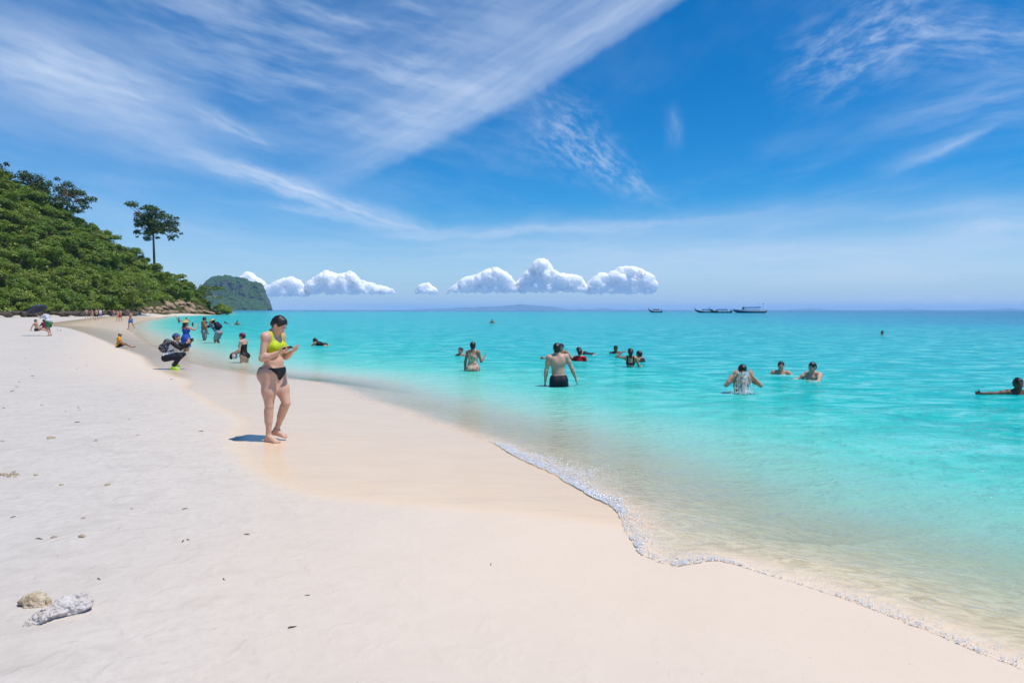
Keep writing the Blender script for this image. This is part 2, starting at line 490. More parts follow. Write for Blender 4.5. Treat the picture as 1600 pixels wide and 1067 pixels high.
def build_sand():
    xs = axis(-32000, 32000, -8.0, 4.0, 0.05, 1.06)
    ys = axis(-2000, 32000, 2.2, 12.0, 0.05, 1.05)
    xs = np.union1d(xs[(xs < -185) | (xs > -90)], np.arange(-184, -90, 1.6)); ys = np.union1d(ys[(ys < 100) | (ys > 262)], np.arange(101, 262, 2.0))
    X, Y = np.meshgrid(xs, ys, indexing='ij')
    P = np.stack([X.ravel(), Y.ravel()], 1)
    sd = shore_sd(P)
    Z = sand_z(P, sd)
    wet = seg_dist(P, WET); wet = np.where(inside(P, WET_POLY), wet, -wet)
    hl = hill_h(P[:, 0], P[:, 1]) * (sd > 0)
    o = mesh_np('beach', np.column_stack([P, Z]), grid_faces(len(xs), len(ys)), mat_sand(),
                attrs={'shore_sd': np.clip(sd, -50, 50), 'wet_sd': np.clip(wet, -20, 20), 'hill': np.clip(hl, 0, 50)})
    tag(o, 'pale sandy beach running to the foot of the green hill', 'beach', kind='structure')
    return o
build_sand()

# ------------------------------------------------------------------ sea
def mat_water():
    m, n = material('sea_water')
    geo = n.node('ShaderNodeNewGeometry'); pos = geo.outputs['Position']
    dep = n.attr('depth')
    far = n.m('SQRT', n.v('DOT_PRODUCT', n.v('MULTIPLY', pos, (1, 1, 0)), pos)) if False else None
    x, y, _ = n.sep(pos)[:3]
    dist = n.m('SQRT', n.m('ADD', n.m('MULTIPLY', x, x), n.m('MULTIPLY', y, y)))
    # body colour: light scattered back by the water over white sand, then over deeper ground
    patch = n.noise(n.v('MULTIPLY', pos, (0.010, 0.030, 0.0)), 1.0, 3.0, 0.55)
    patch2 = n.noise(n.v('MULTIPLY', pos, (0.05, 0.12, 0.0)), 1.0, 3.0, 0.55)
    dd = n.m('ADD', dep, n.m('MULTIPLY', n.m('SUBTRACT', patch, 0.5), n.m('MULTIPLY', dep, 0.9)))
    dd = n.m('ADD', dd, n.m('MULTIPLY', n.m('SUBTRACT', patch2, 0.5), n.m('MULTIPLY', dep, 0.35)))
    body = n.ramp(n.lin(dd, 0.0, 10.0), [(0.0, (0.62, 0.53, 0.39)), (0.014, (0.54, 0.54, 0.42)), (0.035, (0.31, 0.60, 0.48)), (0.07, (0.105, 0.57, 0.475)), (0.12, (0.012, 0.485, 0.44)),
                                     (0.19, (0.0, 0.435, 0.435)), (0.33, (0.0, 0.38, 0.43)), (0.60, (0.0, 0.265, 0.40)), (1.0, (0.0, 0.13, 0.30))])
    # length of the sight line through the water down to the sand
    slant = n.m('MAXIMUM', n.m('ABSOLUTE', n.sep(geo.outputs['Incoming'])[2]), 0.03)
    path = n.m('DIVIDE', n.m('MAXIMUM', dep, 0.0), slant)
    a1 = n.m('SUBTRACT', 1.0, n.m('EXPONENT', n.m('MULTIPLY', path, -0.85)))
    # ripple contrast and pale sky reflections painted into the body colour as streaks
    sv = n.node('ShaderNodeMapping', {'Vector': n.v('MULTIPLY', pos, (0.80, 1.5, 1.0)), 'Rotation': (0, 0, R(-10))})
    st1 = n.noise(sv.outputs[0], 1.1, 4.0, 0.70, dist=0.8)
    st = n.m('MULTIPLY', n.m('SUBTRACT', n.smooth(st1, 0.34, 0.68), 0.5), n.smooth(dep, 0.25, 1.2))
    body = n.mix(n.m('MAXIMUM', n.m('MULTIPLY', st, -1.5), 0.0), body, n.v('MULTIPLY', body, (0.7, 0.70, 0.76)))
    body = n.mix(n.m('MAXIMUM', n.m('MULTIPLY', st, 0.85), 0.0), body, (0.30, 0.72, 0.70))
    tr = n.comb(n.m('EXPONENT', n.m('MULTIPLY', dep, -0.75)), n.m('EXPONENT', n.m('MULTIPLY', dep, -0.05)), n.m('EXPONENT', n.m('MULTIPLY', dep, -0.10)))
    transp = n.node('ShaderNodeBsdfTransparent', {'Color': tr})
    # ripples
    v1 = n.v('MULTIPLY', pos, (0.75, 1.25, 1.0))
    rot = n.node('ShaderNodeMapping', {'Vector': v1, 'Rotation': (0, 0, R(-24))})
    w1 = n.noise(rot.outputs[0], 1.5, 3.0, 0.55, dist=0.5)
    w2 = n.noise(rot.outputs[0], 4.6, 3.0, 0.6, dist=0.9)
    w3 = n.noise(rot.outputs[0], 15.0, 2.0, 0.6, dist=0.6)
    w0 = n.noise(rot.outputs[0], 0.22, 2.0, 0.5)
    shal = n.smooth(dep, 0.02, 0.9, 0.25, 1.0)
    h = n.m('ADD', n.m('MULTIPLY', n.m('MULTIPLY', w1, shal), 0.085), n.m('ADD', n.m('MULTIPLY', n.m('MULTIPLY', w2, shal), 0.034), n.m('MULTIPLY', w3, 0.008)))
    h = n.m('ADD', h, n.m('MULTIPLY', n.m('MULTIPLY', w0, shal), 0.15))
    bmp = n.bump(h, 1.0, 1.9)
    diff = n.node('ShaderNodeBsdfDiffuse', {'Color': body, 'Normal': bmp})
    mixb = n.node('ShaderNodeMixShader', {0: a1, 1: transp.outputs[0], 2: diff.outputs[0]})
    gl = n.node('ShaderNodeBsdfGlossy', {'Color': (1, 1, 1), 'Roughness': 0.07, 'Normal': bmp})
    fr = n.node('ShaderNodeFresnel', {'IOR': 1.333, 'Normal': bmp})
    ff = n.m('MINIMUM', n.m('MULTIPLY', fr.outputs[0], 0.62), 0.55)
    fin = n.node('ShaderNodeMixShader', {0: ff, 1: mixb.outputs[0], 2: gl.outputs[0]})
    n.t.links.new(fin.outputs[0], n.out.inputs[0])
    return m

SEA_DIR = None
def build_sea():
    # shoreline samples: dense near the camera
    s = np.concatenate([[0], np.cumsum(np.linalg.norm(np.diff(SHORE, axis=0), axis=1))])
    r = np.linalg.norm(SHORE, axis=1)
    dens = 1.0 / np.maximum(0.035, 0.010 * r)             # samples per metre
    cum = np.concatenate([[0], np.cumsum(0.5 * (dens[1:] + dens[:-1]) * np.diff(s))])
    N = int(cum[-1]); q = np.linspace(0, cum[-1], N)
    S = np.stack([np.interp(q, cum, SHORE[:, k]) for k in (0, 1)], 1); ss = np.interp(q, cum, s)
    # line directions, turning steadily from abeam to straight ahead
    rr = np.linalg.norm(S, axis=1)
    i0 = int(np.argmin(np.hypot(S[:, 0] - 3.5, S[:, 1] - 2)))
    i1 = int(np.argmin(np.hypot(S[:, 0] + 97, S[:, 1] - 200)))
    i2 = int(np.argmin(np.hypot(S[:, 0] + 114, S[:, 1] - 254)))
    ang = np.interp(np.arange(N), [0, i0 * 0.6, i0, i0 + 120, i1 * 0.8, i1, i2, N - 1], [-12, 0, 30, 42, 42, 44, 62, 96])
    D = np.stack([np.cos(np.radians(ang)), np.sin(np.radians(ang))], 1)
    n = [0.0, 0.008, 0.018, 0.035, 0.06, 0.09, 0.13, 0.18]
    st = 0.05
    while n[-1] < 1: n.append(n[-1] + st)
    while n[-1] < 31000:
        st *= 1.045; n.append(n[-1] + st)
    n = np.array(n)
    P = (S[:, None, :] + D[:, None, :] * n[None, :, None]).reshape(-1, 2)
    sd = shore_sd(P)
    dep = np.maximum(0.0, -sand_z(P, sd))
    d = np.maximum(-sd, 0)
    nn = np.tile(n, N)
    z = 0.006 * np.exp(-d / 0.30) + 0.004
    # low real waves, dying out towards the sand and in the distance
    amp = sstep(d, 0.8, 8.0) * np.exp(-np.hypot(P[:, 0], P[:, 1]) / 90)
    z = z + amp * (0.030 * fbm(np.stack([P[:, 0] * 0.55 + P[:, 1] * 0.3, P[:, 1] * 0.9 - P[:, 0] * 0.3, P[:, 0] * 0], 1), 3))
    base = sand_z(P, sd)
    first = nn == 0
    z[first] = base[first] - 0.012
    second = np.isclose(nn, 0.008); z[second] = np.maximum(base[second] + 0.003, 0.005)
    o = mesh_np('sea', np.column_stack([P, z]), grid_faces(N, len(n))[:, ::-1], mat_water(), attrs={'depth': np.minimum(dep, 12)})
    tag(o, 'clear turquoise sea deepening to blue at the horizon', 'sea', kind='structure')
build_sea()
# ------------------------------------------------------------------ rocks
def rock_mesh_data(seed, sub=3, squash=(1, 1, 1), planes=14, rough=0.06):
    rg = np.random.default_rng(seed)
    bm = bmesh.new(); bmesh.ops.create_icosphere(bm, subdivisions=sub, radius=1.0)
    V = np.array([v.co[:] for v in bm.verts]); F = np.array([[v.index for v in f.verts] for f in bm.faces]); bm.free()
    N = rg.normal(size=(planes, 3)); N /= np.linalg.norm(N, axis=1)[:, None]
    D = rg.uniform(0.62, 0.95, planes)
    dots = V @ N.T
    r = np.where(dots > 0.05, D[None] / np.maximum(dots, 0.05), 9).min(1)
    r = np.minimum(r, 1.15)
    V = V * r[:, None]
    V *= (1 + rough * fbm(V * 3.0 + seed * 3.1, 4, 0.6))[:, None]
    return V * np.array(squash), F

def mat_rock(name, c1, c2, c3, scale=0.5):
    m, n = material(name)
    tc = n.node('ShaderNodeTexCoord'); o = tc.outputs['Object']
    inf = n.node('ShaderNodeObjectInfo')
    v = n.v('ADD', o, n.v('MULTIPLY', n.comb(inf.outputs['Random'], inf.outputs['Random'], inf.outputs['Random']), (37.0, 11.0, 5.0)))
    a = n.noise(v, 1.4, 5.0, 0.6); b = n.noise(n.v('MULTIPLY', v, (1, 1, 3.0)), 3.0, 4.0, 0.65)
    c = n.mix(n.smooth(a, 0.35, 0.65), c1, c2)
    c = n.mix(n.smooth(b, 0.52, 0.70), c, c3)
    c = n.mix(n.m('MULTIPLY', inf.outputs['Random'], 0.5), c, n.v('MULTIPLY', c, (0.55, 0.5, 0.5)))
    principled(n, Base_Color=c, Roughness=0.9, Normal=n.bump(n.m('ADD', a, b), 0.6, 0.25))
    return m
M_ROCK = mat_rock('tan_rock', (0.36, 0.24, 0.15), (0.44, 0.31, 0.21), (0.15, 0.10, 0.07))  # the boulders' own tan and brown
M_DARKROCK = mat_rock('dark_rock', (0.075, 0.058, 0.045), (0.12, 0.09, 0.065), (0.035, 0.03, 0.025))
rock_protos = []
for k in range(7):
    V, F = rock_mesh_data(40 + k, 2, squash=(1.0, random.uniform(0.7, 1.0), random.uniform(0.45, 0.8)))
    me = mesh_np('boulder_shape', V, F, None, smooth=False); d_ = me.data
    bpy.data.objects.remove(me); rock_protos.append(d_)
rock_meshes = {}
def boulder(px, py, Y, size, label, group, mat, tilt=0.3, name='boulder', zoff=0.0, stretch=None):
    key = (random.randrange(len(rock_protos)), mat.name)
    if key not in rock_meshes:
        d = rock_protos[key[0]].copy(); d.materials.append(mat); rock_meshes[key] = d
    o = bpy.data.objects.new(name, rock_meshes[key]); COL.objects.link(o)
    p = at_y(px, py, Y)
    o.location = (p[0], p[1], p[2] + zoff)
    o.rotation_euler = (random.uniform(-tilt, tilt), random.uniform(-tilt, tilt), random.uniform(0, 6.28))
    s = size
    o.scale = (s * random.uniform(0.85, 1.25), s * random.uniform(0.8, 1.1), s * random.uniform(0.75, 1.05)) if stretch is None else tuple(s * q for q in stretch)
    tag(o, label, 'rock', group)
    return o

def hit_land(px, py, Y0=150.0, Y1=246.0):
    """first place along the line of sight where the land or the sea is met"""
    Y = np.linspace(Y0, Y1, 400); d = ray(px, py)
    X = d[0] / d[1] * Y; Z = CAM_H + d[2] / d[1] * Y
    g = np.maximum(sand_z(np.stack([X, Y], 1)), 0.0)
    k = np.argwhere(g >= Z)
    return float(Y[k[0, 0]]) if len(k) else None
def build_rocks():
    G1 = 'tan boulders heaped at the foot of the headland'
    L1 = 'tan and brown boulder in the heap at the foot of the headland'
    # (px, py of middle, distance, half size in px)
    rows = []
    for px in range(206, 322, 7):
        rows.append((px + random.uniform(-3, 3), 488.5 - (px - 206) * 0.012 + random.uniform(-0.8, 0.8), random.uniform(4.0, 6.5)))
    for px in range(228, 318, 9):
        rows.append((px + random.uniform(-3, 3), 482.5 - max(0, (px - 228)) * 0.03 + random.uniform(-1.5, 1.5), random.uniform(4.5, 8.0)))
    for px in range(262, 306, 11):
        rows.append((px + random.uniform(-3, 3), 476 + random.uniform(-1.5, 1.5), random.uniform(5.0, 8.0)))
    for px, py, r in rows:
        Y = hit_land(px, py)
        if Y is None: Y = min(97.5 / abs((px - 800) / FPX), 238)
        boulder(px, py, Y, r * Y / FPX * 1.25, L1, G1, M_ROCK)
    big = [(292, 483, 13, (1.7, 1.0, 0.62), 'long sloping tan rock slab leaning towards the water below the headland'),
           (318, 486, 12, (1.9, 0.9, 0.42), 'low tan slab reaching furthest out from the headland'),
           (281, 473, 11, (1.2, 0.9, 0.95), 'tall reddish tan block at the top of the boulder heap'),
           (355, 486.0, 9, (2.0, 0.9, 0.40), 'flat tan rock standing alone in the water off the headland'),
           (331, 489.0, 4.0, (1.5, 0.9, 0.50), 'small tan rock awash beside the headland slab')]
    for px, py, r, st, lab in big:
        Y = hit_land(px, py) or min(97.0 / abs((px - 800) / FPX), 240)
        if px > 325: Y = {355: 330.0, 331: 285.0}[px]
        o = boulder(px, py, Y, r * Y / FPX * 0.85, lab, None, M_ROCK, tilt=0.22, name='rock_slab', stretch=st)
        if px > 325: o.location.z = 0.25
        o.rotation_euler = (random.uniform(-0.1, 0.1), 0.22 if px < 325 else 0.05, random.uniform(-0.3, 0.3))
    G2 = 'dark rocks along the foot of the hill'
    L2 = 'dark brown rock in the row where the beach meets the green hill'
    px = -12
    while px < 214:
        Y = 95.5 / abs((px - 800) / FPX)
        r = random.uniform(4.5, 8.5)
        boulder(px, 490.5 - px * 0.004 + random.uniform(-1.6, 1.2), Y + random.uniform(-2, 1), r * Y / FPX * 1.2, L2, G2, M_DARKROCK)
        px += random.uniform(4.0, 7.5)
build_rocks()

# ------------------------------------------------------------------ foliage
def mat_leaf(name, stops, trans=0.30, hue=0.5):
    m, n = material(name)
    inf = n.node('ShaderNodeObjectInfo')
    tone = n.attr('tone')
    f = n.m('ADD', n.m('MULTIPLY', tone, 0.55), n.m('MULTIPLY', inf.outputs['Random'], 0.45))
    c = n.ramp(f, stops)
    d = n.node('ShaderNodeBsdfDiffuse', {'Color': c})
    t = n.node('ShaderNodeBsdfTranslucent', {'Color': n.v('MULTIPLY', c, (1.25, 1.2, 0.6))})
    g = n.node('ShaderNodeBsdfGlossy', {'Color': (0.6, 0.65, 0.6), 'Roughness': 0.45})
    s = n.node('ShaderNodeMixShader', {0: trans, 1: d.outputs[0], 2: t.outputs[0]})
    s2 = n.node('ShaderNodeMixShader', {0: 0.05, 1: s.outputs[0], 2: g.outputs[0]})
    n.t.links.new(s2.outputs[0], n.out.inputs[0])
    return m
GREENS = [(0.0, (0.044, 0.088, 0.012)), (0.25, (0.105, 0.185, 0.017)), (0.5, (0.170, 0.255, 0.025)), (0.75, (0.225, 0.285, 0.038)), (0.92, (0.23, 0.26, 0.06)), (1.0, (0.25, 0.20, 0.09))]
DARKS = [(0.0, (0.018, 0.045, 0.012)), (0.5, (0.048, 0.095, 0.020)), (1.0, (0.09, 0.15, 0.034))]
YELLOWS = [(0.0, (0.07, 0.11, 0.015)), (0.5, (0.15, 0.20, 0.03)), (1.0, (0.24, 0.27, 0.05))]
M_LEAF = mat_leaf('hill_leaves', GREENS)
M_LEAFDARK = mat_leaf('dark_leaves', DARKS, 0.2)
M_LEAFYEL = mat_leaf('yellow_leaves', YELLOWS, 0.35)
def mat_bark(name, c1, c2):
    m, n = material(name)
    tc = n.node('ShaderNodeTexCoord')
    a = n.noise(n.v('MULTIPLY', tc.outputs['Object'], (6, 6, 1.2)), 1.0, 4.0, 0.6)
    principled(n, Base_Color=n.mix(n.smooth(a, 0.35, 0.65), c1, c2), Roughness=0.9, Normal=n.bump(a, 0.5, 0.05))
    return m
M_BARK = mat_bark('bark', (0.10, 0.075, 0.055), (0.19, 0.15, 0.115))
M_PALEBARK = mat_bark('bleached_bark', (0.42, 0.39, 0.34), (0.60, 0.57, 0.52))

def leaf_cloud(rg, blobs, n_leaf, size, up=0.35):
    """leaf quads spread through and over ellipsoid clumps; blobs = (centre, radii)"""
    C = np.array([b[0] for b in blobs], float); Rr = np.array([b[1] for b in blobs], float)
    w = (Rr[:, 0] * Rr[:, 1] + Rr[:, 0] * Rr[:, 2]); w /= w.sum()
    bi = rg.choice(len(blobs), n_leaf, p=w)
    u = rg.normal(size=(n_leaf, 3)); u /= np.linalg.norm(u, axis=1)[:, None]
    u[:, 2] = np.where(u[:, 2] < -0.35, -u[:, 2] * rg.uniform(0, 1, n_leaf), u[:, 2])
    rad = rg.uniform(0.45, 1.0, n_leaf) ** 0.6 * rg.choice([1.0, 1.12, 1.3], n_leaf, p=[0.7, 0.2, 0.1])
    P = C[bi] + u * Rr[bi] * rad[:, None]
    nrm = u + rg.normal(size=(n_leaf, 3)) * 0.55; nrm[:, 2] += up
    nrm /= np.linalg.norm(nrm, axis=1)[:, None]
    t = np.cross(nrm, rg.normal(size=(n_leaf, 3))); t /= np.linalg.norm(t, axis=1)[:, None]
    b = np.cross(nrm, t)
    s = size * rg.uniform(0.6, 1.35, n_leaf)[:, None]
    asp = rg.uniform(0.35, 0.6, n_leaf)[:, None]
    q = np.stack([P - t * s, P + b * s * asp - nrm * s * 0.12, P + t * s, P - b * s * asp - nrm * s * 0.12], 1).reshape(-1, 3)
    F = np.arange(n_leaf * 4).reshape(-1, 4)
    btone = rg.uniform(0.15, 0.85, len(blobs))
    tone = np.clip(btone[bi] * 0.6 + rg.uniform(0, 0.4, n_leaf), 0, 1)
    return q, F, np.repeat(tone, 4)

def tube(pts, radii, seg=7):
    pts = [Vector(p) for p in pts]; V = []; F = []
    for k, p in enumerate(pts):
        d = (pts[min(k + 1, len(pts) - 1)] - pts[max(k - 1, 0)]).normalized()
        a = d.orthogonal().normalized(); b = d.cross(a)
        for j in range(seg):
            th = 2 * math.pi * j / seg
            V.append(p + (a * math.cos(th) + b * math.sin(th)) * radii[k])
    for k in range(len(pts) - 1):
        for j in range(seg):
            F.append((k * seg + j, k * seg + (j + 1) % seg, (k + 1) * seg + (j + 1) % seg, (k + 1) * seg + j))
    return [tuple(v) for v in V], F
def tubes(list_):
    V = []; F = []
    for pts, rad, *sg in list_:
        v, f = tube(pts, rad, *(sg or [7])); o = len(V)
        V += v; F += [tuple(i + o for i in q) for q in f]
    return np.array(V), np.array(F)

# prototypes for the hillside
def hill_tree_proto(seed, rx, rz, n_leaf, size):
    rg = np.random.default_rng(seed)
    blobs = []
    for k in range(11):
        a = rg.uniform(0, 6.28); r = rx * math.sqrt(rg.uniform(0, 1)) * 0.72
        zz = rz * (0.75 + 0.75 * rg.uniform(0, 1) * (1 - (r / rx) ** 2))
        s = rx * rg.uniform(0.26, 0.45)
        blobs.append(((r * math.cos(a), r * math.sin(a), zz), (s, s, s * rg.uniform(0.55, 0.85))))
    q, F, tone = leaf_cloud(rg, blobs, n_leaf, size)
    t = empty('tree')
    mesh_np('crown', q, F, M_LEAF, t, smooth=False, attrs={'tone': tone})
    limbs = [([(0, 0, -0.6), (0.05, 0.03, rz * 0.45), (0.02, -0.05, rz * 0.9)], [0.16, 0.12, 0.06])]
    for b in blobs[:6]:
        limbs.append(([(0.04, 0.02, rz * 0.4), tuple(0.55 * c for c in b[0][:2]) + (rz * 0.65,), b[0]], [0.08, 0.06, 0.02], 5))
    V, Fb = tubes(limbs)
    mesh_np('trunk', V, Fb, M_BARK, t)
    return t

def build_hill_trees():
    protos = [hill_tree_proto(100 + k, [2.7, 3.2, 2.3, 3.6, 2.9, 2.0][k], [2.6, 3.4, 2.2, 3.0, 3.8, 2.4][k], [1500, 1800, 1300, 2000, 1700, 1200][k], 0.23) for k in range(6)]
    G = 'trees of the forest that covers the hillside'
    L = 'leafy green tree in the dense forest on the hillside above the beach'
    rg = np.random.default_rng(5)
    cand = []
    for _ in range(14000):
        X = rg.uniform(-175, -96); Y = rg.uniform(115, 246)
        u = X / Y
        if u < -0.80 or u > -0.415: continue
        cand.append((X, Y))
    cand = np.array(cand)
    H = hill_h(cand[:, 0], cand[:, 1]); e = 1.5
    hx = (hill_h(cand[:, 0] + e, cand[:, 1]) - H) / e; hy = (hill_h(cand[:, 0], cand[:, 1] + e) - H) / e
    view = np.stack([-cand[:, 0], -cand[:, 1], CAM_H - H], 1); view /= np.linalg.norm(view, axis=1)[:, None]
    nv = (-hx * view[:, 0] - hy * view[:, 1] + view[:, 2])
    bx = 800 + cand[:, 0] / cand[:, 1] * FPX; by = 484 - (H + 0.3 - CAM_H) / cand[:, 1] * FPX
    rocks = (bx > 212) & (bx < 345) & (by > 470)
    ok = (H > 0.25) & (nv > -0.06) & ~rocks
    cand, H = cand[ok], H[ok]
    used = []; n = 0
    first = set()
    for (X, Y), h in zip(cand, H):
        dmin = 2.45 if h > 3 else 2.2
        if any((X - a) ** 2 + (Y - b) ** 2 < dmin * dmin for a, b in used): continue
        used.append((X, Y))
        k = int(rg.integers(0, 6))
        if h < 4: k = int(rg.choice([0, 2, 3, 5]))
        o = protos[k] if k not in first else copy_tree(protos[k])
        first.add(k)
        s = rg.uniform(0.55, 0.98)
        if rg.random() < 0.10: s *= 1.35
        o.location = (X, Y, sandz(X, Y) - 0.5); o.rotation_euler = (0, 0, rg.uniform(0, 6.28)); o.scale = (s, s, s * rg.uniform(0.85, 1.2))
        tag(o, L, 'tree', G)
        n += 1
        if n >= 296: break
    print('hill trees', n, 'of', len(cand))
build_hill_trees()

def build_undergrowth():
    rg = np.random.default_rng(9)
    n = 150000
    X = rg.uniform(-180, -94, n * 2); Y = rg.uniform(105, 250, n * 2)
    P = np.stack([X, Y], 1)
    ok = (X / Y > -0.80) & (X / Y < -0.40)
    P = P[ok]
    sd = shore_sd(P); hz = hill_h(P[:, 0], P[:, 1])
    bx = 800 + P[:, 0] / P[:, 1] * FPX; by = 484 - (hz + 0.3 - CAM_H) / P[:, 1] * FPX
    ok = (sd > 1.0) & (hz > 0.12) & ~((bx > 212) & (bx < 345) & (by > 472))
    P, sd, hz = P[ok], sd[ok], hz[ok]
    z = sand_z(P, sd)
    cl = fbm(np.column_stack([P / 3.0, P[:, 0] * 0]), 3)
    top = 0.3 + 2.4 * np.clip(cl + 0.45, 0, 1)
    P3 = np.column_stack([P, z + rg.uniform(0, 1, len(P)) * top])
    m = len(P3)
    nrm = rg.normal(size=(m, 3)) * 0.6; nrm[:, 2] += 0.9; nrm[:, 0] += 0.4; nrm[:, 1] -= 0.3
    nrm /= np.linalg.norm(nrm, axis=1)[:, None]
    t = np.cross(nrm, rg.normal(size=(m, 3))); t /= np.linalg.norm(t, axis=1)[:, None]; b = np.cross(nrm, t)
    s = 0.26 * rg.uniform(0.6, 1.4, m)[:, None]
    q = np.stack([P3 - t * s, P3 + b * s * 0.5, P3 + t * s, P3 - b * s * 0.5], 1).reshape(-1, 3)
    tone = np.clip(0.45 + 0.8 * fbm(np.column_stack([P / 7.0 + 31, P[:, 0] * 0]), 3) + rg.uniform(-0.2, 0.2, m), 0, 1)
    o = mesh_np('undergrowth', q, np.arange(m * 4).reshape(-1, 4), M_LEAF, smooth=False, attrs={'tone': np.repeat(tone, 4)})
    tag(o, 'low green scrub filling the gaps between the hillside trees', 'undergrowth', kind='stuff')
build_undergrowth()

def build_far_forest():
    """the same wood going on along the hill beyond the left edge of the view"""
    rg = np.random.default_rng(19)
    n = 150000
    X = rg.uniform(-165, -94.5, n); Y = rg.uniform(-60, 205, n)
    P = np.stack([X, Y], 1)[(X / np.maximum(Y, 1.0) < -0.79)]
    hz = hill_h(P[:, 0], P[:, 1]); P = P[hz > 0.15]; hz = hz[hz > 0.15]
    z = hz + 0.8
    cl = np.abs(fbm(np.column_stack([P / 5.0, P[:, 0] * 0 + 2]), 3))
    top = 0.6 + 3.4 * np.clip(1 - 3.0 * cl, 0, 1)
    P3 = np.column_stack([P, z + rg.uniform(0.2, 1, len(P)) * top]); m = len(P3)
    nrm = rg.normal(size=(m, 3)) * 0.6 + np.array([0.4, -0.2, 0.9]); nrm /= np.linalg.norm(nrm, axis=1)[:, None]
    t = np.cross(nrm, rg.normal(size=(m, 3))); t /= np.linalg.norm(t, axis=1)[:, None]; b = np.cross(nrm, t)
    s = 0.42 * rg.uniform(0.6, 1.4, m)[:, None]
    q = np.stack([P3 - t * s, P3 + b * s * 0.5, P3 + t * s, P3 - b * s * 0.5], 1).reshape(-1, 3)
    tone = np.clip(0.45 + 0.9 * fbm(np.column_stack([P / 8.0 + 31, P[:, 0] * 0]), 3) + rg.uniform(-0.2, 0.2, m), 0, 1)
    o = mesh_np('forest', q, np.arange(m * 4).reshape(-1, 4), M_LEAF, smooth=False, attrs={'tone': np.repeat(tone, 4)})
    tag(o, 'dense green forest going on along the hill behind the beach', 'forest', kind='stuff')
build_far_forest()

def ridge(px):
    """crest of the hill along the line of sight of pixel column px"""
    u = (px - 800) / FPX
    Y = np.linspace(110, 245, 300); X = u * Y
    h = hill_h(X, Y); k = int(np.argmax((h - CAM_H) / Y))
    return X[k], Y[k], h[k]

def traced_tree(name, label, Y, base_px, blobs_px, n_leaf, size, mat, bark, trunk_r, depth=1.0, seed=1, limbs=None, group=None, sink=0.0):
    """crown clumps given as (px, py, half width px, half height px); they are spread in depth as much as in width"""
    rg = np.random.default_rng(seed)
    b = at_y(*base_px, Y); b = (b[0], b[1], b[2] - sink)
    t = empty(name, b)
    blobs = []
    cx = sum(q[0] for q in blobs_px) / len(blobs_px)
    wid = max(q[0] for q in blobs_px) - min(q[0] for q in blobs_px)
    for (px, py, rw, rh) in blobs_px:
        off = rg.uniform(-0.32, 0.32) * wid * Y / FPX * depth
        p = at_y(px, py, Y); c = Vector((p[0] - b[0], off, p[2] - b[2]))
        rw *= 1.12; rh *= 1.35
        blobs.append((tuple(c), (rw * Y / FPX, rw * Y / FPX * rg.uniform(0.8, 1.2), rh * Y / FPX)))
        for _ in range(2):
            blobs.append(((c[0] + rg.normal() * rw * 0.9 * Y / FPX, c[1] + rg.normal() * rw * 0.8 * Y / FPX, c[2] + rg.normal() * rh * 0.7 * Y / FPX), (rw * 0.45 * Y / FPX,) * 2 + (rh * 0.5 * Y / FPX,)))
    q, F, tone = leaf_cloud(rg, blobs, n_leaf, size)
    mesh_np('crown', q, F, mat, t, smooth=False, attrs={'tone': tone})
    topz = max(c[0][2] for c in blobs); mid = at_y(cx, base_px[1], Y)[0] - b[0]
    fork = Vector((mid * 0.35, 0, topz * 0.55))
    L = [([(0, 0, -0.4), tuple(fork * 0.55), tuple(fork)], [trunk_r, trunk_r * 0.8, trunk_r * 0.6], 8)]
    for c, r in blobs:
        cc = Vector(c); midp = fork.lerp(cc, 0.5) + Vector((0, 0, 0.08 * topz))
        L.append(([tuple(fork), tuple(midp), tuple(cc)], [trunk_r * 0.45, trunk_r * 0.28, trunk_r * 0.1], 5))
    V, Fb = tubes(L)
    mesh_np('trunk', V, Fb, bark, t)
    tag(t, label, 'tree', group)
    return t

